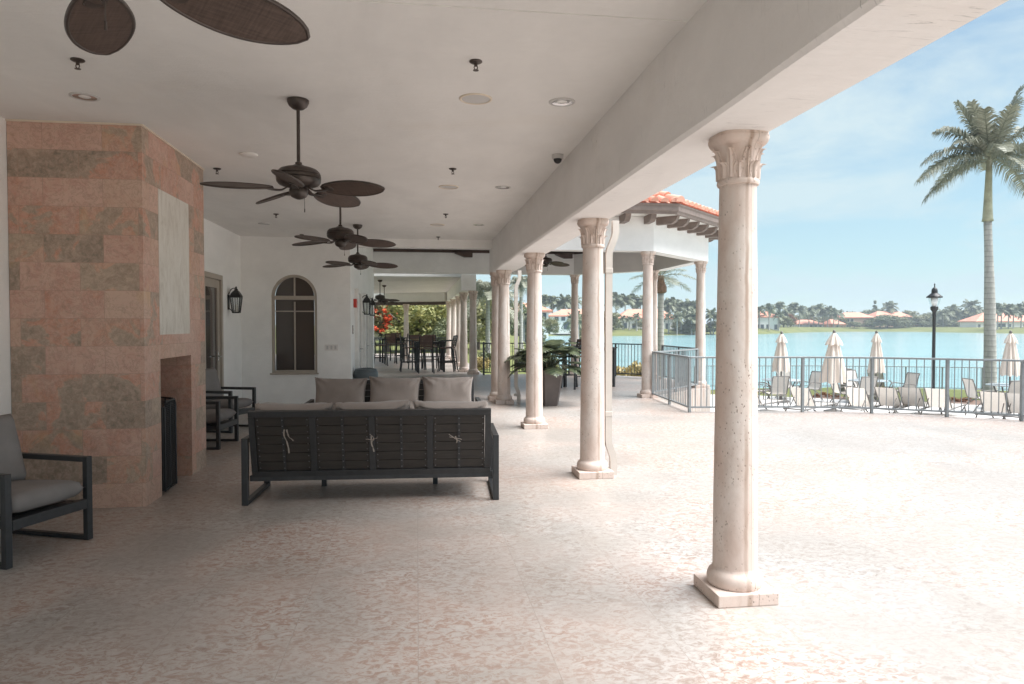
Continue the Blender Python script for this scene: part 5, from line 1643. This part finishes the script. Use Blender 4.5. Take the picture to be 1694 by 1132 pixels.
# ------------------------------------------------------------------ left background beyond the far loggia
CR_A = crown_mesh('crown', M_LEAFO, 7.0, 5.0, 26, 190, .20, 21)
CR_B = crown_mesh('crown', M_LEAFY, 6.0, 4.6, 24, 180, .17, 22)
CR_C = crown_mesh('crown', M_LEAF, 5.0, 4.2, 24, 170, .16, 23)
TR_A, TR_B = trunk_mesh(2.0, .24, 2.0, 1, 6), trunk_mesh(1.6, .16, 1.5, 2, 5)
po = tree('poinciana_tree', 'flowering tree with orange red blossoms at the end of the far loggia', 'tree', (*W(640, 46), -.3), crown_mesh('crown', M_LEAFO, 6.6, 3.6, 26, 150, .15, 31, 1.0), TR_A, 'garden trees beyond the far loggia')
r_ = random.Random(12); bm = bm_new()
for k in range(70):
    a = r_.uniform(0, 6.28); rr = 3.2 * math.sqrt(r_.random()); c = (rr * math.cos(a) * .8, -abs(rr * math.sin(a)) - .5, 1.3 + 1.9 * r_.random() ** .9)
    leaf_quads(bm, c, r_.uniform(.12, .27), 60, .085, r_, .75, .2)
obj('blossoms', bm, M_FLOWER, po)
tree('garden_tree', 'broad yellow green tree with forked trunk in the far opening', 'tree', (*W(692, 41), -.3), CR_B, TR_A, 'garden trees beyond the far loggia', .86, .4, .80)
tree('garden_tree', 'olive green tree behind the row of far loggia columns', 'tree', (*W(735, 47), -.3), CR_A, TR_A, 'garden trees beyond the far loggia', .95, 1.4, .95)
tree('garden_tree', 'dense dark green low tree at the foot of the far columns', 'tree', (*W(742, 40), -.3), CR_C, TR_B, 'garden trees beyond the far loggia', .52, 2.0, .55)
tree('garden_tree', 'tall olive tree in the background behind the far loggia', 'tree', (*W(705, 62), 0), CR_A, TR_A, 'garden trees beyond the far loggia', 1.35, 2.2, 1.35)
tree('garden_tree', 'dark tree between the blossoms and the lone far column', 'tree', (*W(665, 60), 0), CR_C, TR_A, 'garden trees beyond the far loggia', 1.35, .2, 1.25)
tree('garden_tree', 'background tree left of the orange blossoms', 'tree', (*W(612, 58), 0), CR_C, TR_A, 'garden trees beyond the far loggia', 1.4, 1.2, 1.3)
tree('garden_tree', 'yellowish tree behind the iron gate', 'tree', (*W(792, 50), -.2), CR_B, TR_B, 'garden trees beyond the far loggia', .85, .9, .95)
tree('garden_tree', 'dark green tree behind the fourth column', 'tree', (*W(826, 64), 0), CR_C, TR_A, 'garden trees beyond the far loggia', 1.15, 1.9, 1.2)
tree('garden_tree', 'olive tree far back behind the royal palm by the gate', 'tree', (*W(770, 75), 0), CR_A, TR_A, 'garden trees beyond the far loggia', 1.25, 0, 1.3)
FRB = palm_crown('crown', M_FROND, 18, 2.9, 3, 34, .07, .75, (.35, .7), (-20, 70), .6, .03)
def palm(label, px, D, pytop, zg, crown, r0, r1, group, s=1.0, rz=0.0, nm='palm_tree'):
    x, y = W(px, D); h = Z(pytop, D) - zg
    p = thing(nm, label, 'palm tree', (x, y, zg), 0, group)
    c = mobj('crown', crown, p, (0, 0, h)); c.rotation_euler[2] = rz; c.scale = (s, s, s)
    mobj('trunk', palm_trunk('trunk', h, r0, r1, 1.05), p)
    return p
palm('palm with drooping grey green fronds rising behind the iron gate', 807, 44, 487, -.2, FRB, .19, .12, 'garden palms', .92, .6)
palm('palm whose fronds peep out right of the fourth column', 862, 52, 470, -.2, FRB, .19, .12, 'garden palms', .6, 2.2)
# shrubs
SH_Y = crown_mesh('foliage', M_LEAFB, 1.6, 1.3, 14, 70, .10, 41)
SH_G = crown_mesh('foliage', M_LEAF, 1.6, 1.3, 14, 80, .08, 42)
SH_R = crown_mesh('foliage', M_RUSTL, 1.2, .8, 10, 60, .06, 43)
def shrub(label, px, D, z, me, s, group, nm='shrub', sz=None):
    t = thing(nm, label, 'shrub', (*W(px, D), z), rnd.uniform(0, 6), group)
    mobj('foliage', me, t); t.scale = (s, s, sz or s); return t
shrub('yellow bronze shrub behind the dark railing, right one', 1052, 23.5, -1.0, SH_Y, 1.0, 'shrubs behind the pavilion railing', sz=1.25)
shrub('yellow bronze shrub behind the dark railing, left one', 1025, 24.5, -1.0, SH_Y, .8, 'shrubs behind the pavilion railing', sz=1.0)
shrub('low green shrub between the two yellow bronze shrubs', 1038, 23.0, -1.0, SH_G, .7, 'shrubs behind the pavilion railing')
shrub('yellowish shrub behind the iron gate', 796, 27, -.3, SH_Y, .55, 'shrubs behind the gate')
shrub('green shrub showing through the iron gate bars', 806, 28, -.3, SH_G, .6, 'shrubs behind the gate')
shrub('green shrub left of the yellow shrub behind the railing', 872, 26, -.4, SH_G, .8, 'shrubs behind the gate')
shrub('fine pale shrub rising above the planter leaves', 898, 24, -.4, SH_G, .75, 'shrubs behind the gate', sz=1.1)
for i, (px, D, s, l) in enumerate(((1336, 24.2, .34, 'small reddish bedding plant at the left end of the mulch bed'), (1352, 24.4, .30, 'small reddish bedding plant second in the mulch bed'), (1366, 24.5, .36, 'small reddish bedding plant behind the largest umbrella'),
                                (1384, 24.3, .30, 'small reddish bedding plant right of the largest umbrella'), (1582, 22.9, .32, 'small reddish bedding plant left of the palm foot'), (1600, 22.8, .36, 'small reddish bedding plant nearest the palm foot'))):
    shrub(l, px, D, -1.05, SH_R, s, 'bedding plants in the mulch beds', 'bedding_plant', s * .8)
# ------------------------------------------------------------------ houses across the lake
def house(label, pxl, pxr, D, py_base, py_eave, py_ridge, wallm, wins, deep=10, hipf=.30, base_z=None, porch=None):
    xl, yl = W(pxl, D); xr, yr = W(pxr, D)
    o = Vector(((xl + xr) / 2, (yl + yr) / 2, Z(py_base, D) if base_z is None else base_z))
    ux = Vector((xr - xl, yr - yl, 0)); w = ux.length
    h = thing('lake_house', label, 'house', o, math.atan2(ux.y, ux.x))
    he, hr = Z(py_eave, D) - o.z, Z(py_ridge, D) - o.z
    ov = .7
    bm = bm_new(); box(bm, (0, deep / 2, he / 2 - .6), (w - 2 * ov, deep, he + 1.2)); obj('wall', bm, wallm, h)
    bm = bm_new()
    rl = w * hipf
    b = [bm.verts.new(p) for p in ((-w / 2, -ov, he), (w / 2, -ov, he), (w / 2, deep + ov, he), (-w / 2, deep + ov, he))]
    t = [bm.verts.new((-w / 2 + rl, deep / 2, hr)), bm.verts.new((w / 2 - rl, deep / 2, hr))]
    f = [bm.verts.new(v.co - Vector((0, 0, .35))) for v in b]
    bm.faces.new((b[0], b[1], t[1], t[0])); bm.faces.new((b[2], b[3], t[0], t[1])); bm.faces.new((b[1], b[2], t[1])); bm.faces.new((b[3], b[0], t[0]))
    for k in range(4): bm.faces.new((f[k], f[(k + 1) % 4], b[(k + 1) % 4], b[k]))
    bm.faces.new(f)
    obj('roof', bm, M_FROOF, h)
    for fx, z, ww, hh in wins:
        x = -w / 2 + fx * w
        bm = bm_new(); box(bm, (x, -.02, z), (ww + .24, .1, hh + .24)); wd = obj('window', bm, M_HTRIM, h)
        bm = bm_new(); box(bm, (x, -.06, z), (ww, .08, hh)); obj('pane', bm, M_HGLASS, wd)
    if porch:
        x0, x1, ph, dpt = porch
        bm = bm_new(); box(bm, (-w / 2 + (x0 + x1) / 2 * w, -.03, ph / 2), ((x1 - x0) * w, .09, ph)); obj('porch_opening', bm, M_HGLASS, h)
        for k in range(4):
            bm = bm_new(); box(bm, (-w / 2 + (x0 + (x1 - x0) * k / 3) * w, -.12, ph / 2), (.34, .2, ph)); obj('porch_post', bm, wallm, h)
    return h
house('white house with wide terracotta roof left of the third column', 808, 914, 120, 549, 513.5, 500, M_HWHITE, [(.50, 2.9, .8, .8), (.57, 2.9, .8, .8), (.30, 2.7, .9, 1.1), (.86, 2.7, .9, 1.1), (.3, 1.0, 1.0, 1.3), (.6, 1.0, 1.0, 1.3)])
house('white two storey house with blue grey windows right of the round hedge', 906, 998, 180, 545, 522, 511, M_HWHITE, [(.16, 3.0, 1.0, 1.5), (.28, 3.0, 1.0, 1.5), (.40, 3.0, 1.0, 1.5), (.52, 3.0, 1.0, 1.5), (.66, 3.0, 1.0, 1.5), (.34, .9, 1.6, 1.8), (.52, .9, 1.6, 1.8)])
house('white house with pink tiled roof behind palms, between the pavilion columns', 1022, 1120, 205, 546, 526, 511, M_HWHITE, [(.12, 1.2, 1.2, 1.7), (.28, 1.0, 1.3, 1.8), (.33, 2.9, 1.0, 1.2), (.52, 1.0, 1.3, 1.8), (.75, 2.9, 1.4, 1.1), (.72, 1.0, 1.2, 1.7), (.84, 1.0, 1.2, 1.8)], hipf=.22)
house('pale house just right of the nearest column', 1246, 1290, 235, 546, 524, 515, M_HWHITE, [(.2, 1.0, 1.0, 1.6), (.34, 1.0, 1.0, 1.6), (.55, 1.0, 1.0, 1.6), (.85, 1.0, 1.0, 1.6)])
house('low house with small pink roof and dark screened porch', 1316, 1362, 306, 546, 536, 529, M_HWHITE, [(.15, 1.4, 1.4, 1.8)], porch=(.45, .95, 2.2, 1), hipf=.3)
house('small pink roofed annex left of the peach house', 1374, 1398, 306, 546, 536, 528, M_HPEACH, [(.5, 1.3, 1.3, 1.6)], hipf=.3)
house('peach coloured house with flat hipped roof', 1390, 1446, 312, 546, 525, 516.5, M_HPEACH, [(.22, 4.1, 1.3, 1.6), (.34, 4.1, 1.3, 1.6), (.25, 1.2, 2.0, 2.0)], hipf=.28)
house('house with long pink roof half hidden by trees, right of the peach house', 1447, 1508, 315, 546, 524, 514.5, M_HPEACH, [(.8, 3.6, 1.2, 1.5), (.9, 1.3, 1.2, 1.6)], hipf=.22)
house('small white house with white posts left of the lamp post', 1516, 1543, 312, 546, 538, 533, M_HWHITE, [(.3, 1.2, 1.2, 1.6), (.7, 1.2, 1.2, 1.6)])
house('pink roofed house deep in the trees right of the lamp post', 1560, 1602, 330, 545, 531, 522, M_HCREAM, [(.5, 1.3, 1.2, 1.6)])
house('white house with large pink roof and dark porch at the right edge', 1612, 1722, 272, 546, 531.5, 517, M_HWHITE, [(.07, 1.4, .9, 1.5), (.53, 1.4, .9, 1.7), (.76, 1.4, 1.2, 1.7)], porch=(.25, .47, 2.5, 1), hipf=.26)
house('cream house seen through the far loggia below the blossoms', 596, 668, 72, 552, 541, 532, M_HCREAM, [(.35, .9, .5, .9), (.55, .9, .5, .9), (.78, .9, .5, .9)])
# round clipped hedge and low hedges
HG = crown_mesh('foliage', M_LEAFO, 4.2, 4.4, 40, 120, .12, 51)
t_ = thing('round_hedge', 'large round clipped hedge before the white house', 'hedge', (*W(912, 96), 0), 0)
mobj('foliage', HG, t_); t_.location.z = Z(556, 96); t_.scale = (.62, .62, .66)
def hedge(label, pxl, pxr, D, py0, py1, deep=1.6, mat=M_LEAF):
    a, b = Vector((*W(pxl, D), Z(py0, D))), Vector((*W(pxr, D), Z(py0, D)))
    bm = bm_new(); r = random.Random(int(pxl)); hgt = Z(py1, D) - a.z; n = int((b - a).length * hgt * 26)
    for _ in range(min(n, 2600)):
        q = a.lerp(b, r.random()) - a + Vector((0, r.uniform(0, deep), r.uniform(-.2, hgt)))
        leaf_quads(bm, q, .12, 1, .17, r)
    o = thing('hedge', label, 'hedge', a, 0, 'clipped hedges on the far bank')
    obj('foliage', bm, mat, o)
    return o
hedge('low hedge before the two storey house', 926, 960, 160, 547.5, 543)
hedge('long low hedge between the pavilion columns', 1015, 1062, 196, 547, 542)
hedge('low hedge with a cut end, right of the nearest column', 1248, 1276, 222, 548.5, 543)
hedge('dark hedge line under the tall palms in the middle', 1316, 1376, 296, 546.5, 541)
hedge('dark hedge line before the peach house', 1384, 1424, 300, 546.5, 539)
hedge('low hedge right of the right hand white house', 1640, 1700, 256, 547, 543.5)
# ------------------------------------------------------------------ palms and trees across the lake
FC = [palm_crown('crown', M_FRONDD, 15, 2.7, 60 + k, 10, .34, 1.0, (.25, .6), (-25, 72), .45, .05) for k in range(4)]
FT = {}
def far_palm(label, px, D, pytop, group, s=1.0):
    zg = ground_z(*W(px, D)); h = Z(pytop, D) - zg
    key = round(h * 1.0)
    if key not in FT: FT[key] = palm_trunk('trunk', key, .26, .17, 1.05, (0, 0), 7)
    p = thing('palm_tree', label, 'palm tree', (*W(px, D), zg), rnd.uniform(0, 6), group)
    c = mobj('crown', rnd.choice(FC), p, (0, 0, key)); c.rotation_euler[2] = rnd.uniform(0, 6); c.scale = (s, s, s * rnd.uniform(.85, 1.1))
    mobj('trunk', FT[key], p)
PAL = [
 ('palm with its crown above the roofs behind the third column', 'palms behind the left hand houses', 205, [(902, 500, 1.3), (914, 496, 1.25), (926, 503, 1.2), (934, 499, 1.3), (942, 502, 1.2), (950, 500, 1.2)]),
 ('garden palm before the white house left of the third column', 'palms before the left hand house', 110, [(866, 527, .75), (874, 523, .8), (888, 525, .75), (950, 524, .75), (956, 527, .7)]),
 ('tall palm standing above the pink roof between the pavilion columns', 'tall palms behind the pavilion view', 226, [(1019, 496, 1.55), (1034, 494, 1.5), (1047, 497, 1.55), (1059, 500, 1.4), (1066, 499, 1.4)]),
 ('short palm before the white house between the pavilion columns', 'short palms on the bank behind the pavilion', 192, [(1013, 525, .7), (1031, 526, .6), (1041, 526, .65), (1053, 525, .65)]),
 ('palm in the tall clump right of the smaller palm', 'tall clump right of the smaller palm', 228, [(1101, 505, 1.3), (1108, 503, 1.3), (1116, 502, 1.4), (1125, 506, 1.3), (1133, 508, 1.3), (1143, 509, 1.5), (1148, 512, 1.3)]),
 ('shorter palm in front of the clump right of the smaller palm', 'short palms right of the smaller palm', 194, [(1106, 525, .7), (1120, 523, .9), (1127, 522, 1.0), (1137, 520, 1.1), (1144, 523, 1.0), (1150, 524, .95), (1176, 519, 1.0), (1180, 525, .9)]),
 ('palm around the pale house right of the nearest column', 'palms around the pale house', 232, [(1256, 513, 1.2), (1272, 512, 1.2), (1288, 521, 1.0)]),
 ('lone tall slim palm above the tree line', 'lone tall slim palm', 262, [(1290, 508, 1.35)]),
 ('palm in the mixed clump left of the largest umbrella', 'mixed palm clump left of the largest umbrella', 285, [(1303, 515, 1.4), (1313, 511, 1.6), (1322, 512, 1.5), (1297, 525, 1.2)]),
 ('dark tall palm in the row before the low pink roofs', 'dark palm row in the middle of the far bank', 300, [(1338, 515, 1.4), (1346, 513, 1.4), (1354, 512, 1.6), (1362, 514, 1.5), (1369, 514, 1.6), (1379, 520, 1.4), (1387, 518, 1.3)]),
 ('palm with spreading crown above the long pink roof', 'palm above the long pink roof', 322, [(1472, 507, 1.9)]),
 ('palm in the group right of the lamp post', 'palms right of the lamp post', 300, [(1574, 513, 1.7), (1583, 516, 1.5), (1560, 519, 1.5), (1606, 506, 1.9), (1612, 515, 1.6), (1551, 522, 1.3)]),
 ('palm before the right hand white house', 'palms before the right hand white house', 248, [(1656, 509, 1.5), (1668, 508, 1.5), (1650, 512, 1.3), (1689, 512, 1.4), (1698, 510, 1.5), (1676, 514, 1.3)]),
]
for lab, grp, D, lst in PAL:
    for px, py, s in lst: far_palm(lab, px, D + rnd.uniform(-5, 5), py, grp, s)
FCR = [crown_mesh('crown', m, 9, 7.5, 26, 62, .50, 70 + k) for k, m in enumerate((M_LEAF, M_LEAFO, M_LEAF, M_LEAFO))]
FTK = trunk_mesh(2.6, .28, 2.4, 9, 5)
def far_tree(label, px, D, pytop, group, w=1.0, kind=None):
    zg = ground_z(*W(px, D)); h = max(2.5, Z(pytop, D) - zg)
    t = thing('leafy_tree', label, 'tree', (*W(px, D), zg), rnd.uniform(0, 6), group)
    mobj('crown', FCR[kind if kind is not None else rnd.randrange(4)], t); mobj('trunk', FTK, t)
    s = h / 7.0; t.scale = (w * rnd.uniform(.85, 1.15), w * rnd.uniform(.85, 1.15), s)
TRS = [
 ('leafy tree behind the left hand houses', 'leafy trees behind the left hand houses', 190, [(845, 510, 1.2), (880, 512, 1.2), (1000, 515, 1.2), (985, 512, 1.0)]),
 ('leafy tree by the white house left of the third column', 'leafy trees before the left hand house', 112, [(884, 536, .5), (870, 536, .5), (862, 534, .5), (958, 535, .4)]),
 ('leafy tree low behind the pavilion columns', 'leafy trees low behind the pavilion', 198, [(1015, 530, .7), (1066, 530, .8), (1128, 530, .9), (1132, 531, .9), (1146, 531, .9), (1180, 530, .9)]),
 ('leafy tree behind the pale house right of the nearest column', 'leafy trees behind the pale house', 262, [(1246, 520, 1.0), (1296, 522, 1.0)]),
 ('olive green tree in the long belt left of the largest umbrella', 'tree belt left of the largest umbrella', 318, [(1304, 523, 1.2), (1316, 522, 1.2), (1330, 520, 1.2), (1344, 524, 1.1), (1358, 523, 1.1), (1372, 524, 1.2), (1386, 524, 1.2)]),
 ('round topped tree behind the peach roof', 'round topped trees behind the peach roof', 345, [(1400, 516, 1.6), (1412, 515, 1.6), (1426, 517, 1.5), (1448, 511, 1.6), (1460, 512, 1.5), (1500, 513, 1.5), (1436, 514, 1.5)]),
 ('dark round tree before the long pink roof', 'dark round trees before the long pink roof', 304, [(1456, 523, 1.3), (1468, 521, 1.4), (1480, 524, 1.3), (1413, 533, .9), (1446, 526, 1.2), (1494, 530, 1.1)]),
 ('olive tree in the thick belt right of the lamp post', 'thick tree belt right of the lamp post', 318, [(1510, 522, 1.3), (1522, 520, 1.3), (1536, 518, 1.4), (1552, 516, 1.5), (1566, 514, 1.5), (1580, 512, 1.6), (1594, 512, 1.6), (1608, 514, 1.5), (1622, 513, 1.4), (1544, 528, 1.1), (1560, 528, 1.1), (1590, 528, 1.1)]),
 ('leafy tree behind the right hand white house', 'leafy trees behind the right hand white house', 300, [(1640, 512, 1.4), (1664, 514, 1.4), (1684, 513, 1.4), (1700, 513, 1.4), (1712, 516, 1.4)]),
 ('low dark tree under the belt right of the lamp post', 'low trees under the belt right of the lamp post', 300, [(1530, 534, .8), (1550, 534, .9), (1570, 533, .9), (1585, 533, .9), (1600, 533, .8)]),
]
for lab, grp, D, lst in TRS:
    for px, py, w in lst: far_tree(lab, px, D + rnd.uniform(-6, 6), py, grp, w)
rt = thing('rust_tree', 'rust coloured tree among the palms left of the largest umbrella', 'tree', (*W(1308, 278), ground_z(*W(1308, 278))), 0)
mobj('crown', crown_mesh('crown', M_RUSTL, 5, 6, 16, 60, .42, 91), rt); mobj('trunk', FTK, rt)
cf = thing('conifer', 'narrow dark conifer poking above the tree line', 'tree', (*W(1447, 350), ground_z(*W(1447, 350))), 0)
mobj('crown', crown_mesh('crown', M_LEAF, 4.2, Z(498, 350) - cf.location.z - 2, 26, 60, .45, 92, 2.0, True), cf); mobj('trunk', FTK, cf)

# ------------------------------------------------------------------ humid air
t = bpy.data.materials.new('humid_air'); t.use_nodes = True
hn, hl = t.node_tree.nodes, t.node_tree.links
hn.clear()
ho = hn.new('ShaderNodeOutputMaterial'); hv = hn.new('ShaderNodeVolumePrincipled')
hv.inputs['Color'].default_value = (.80, .90, .97, 1); hv.inputs['Density'].default_value = .0007; hv.inputs['Anisotropy'].default_value = .1
hl.new(hv.outputs[0], ho.inputs['Volume'])
bm = bm_new(); box(bm, (0, 0, 8.75), (6900, 6900, 24.5))
hz_ = obj('haze', bm, t); hz_['kind'] = 'stuff'
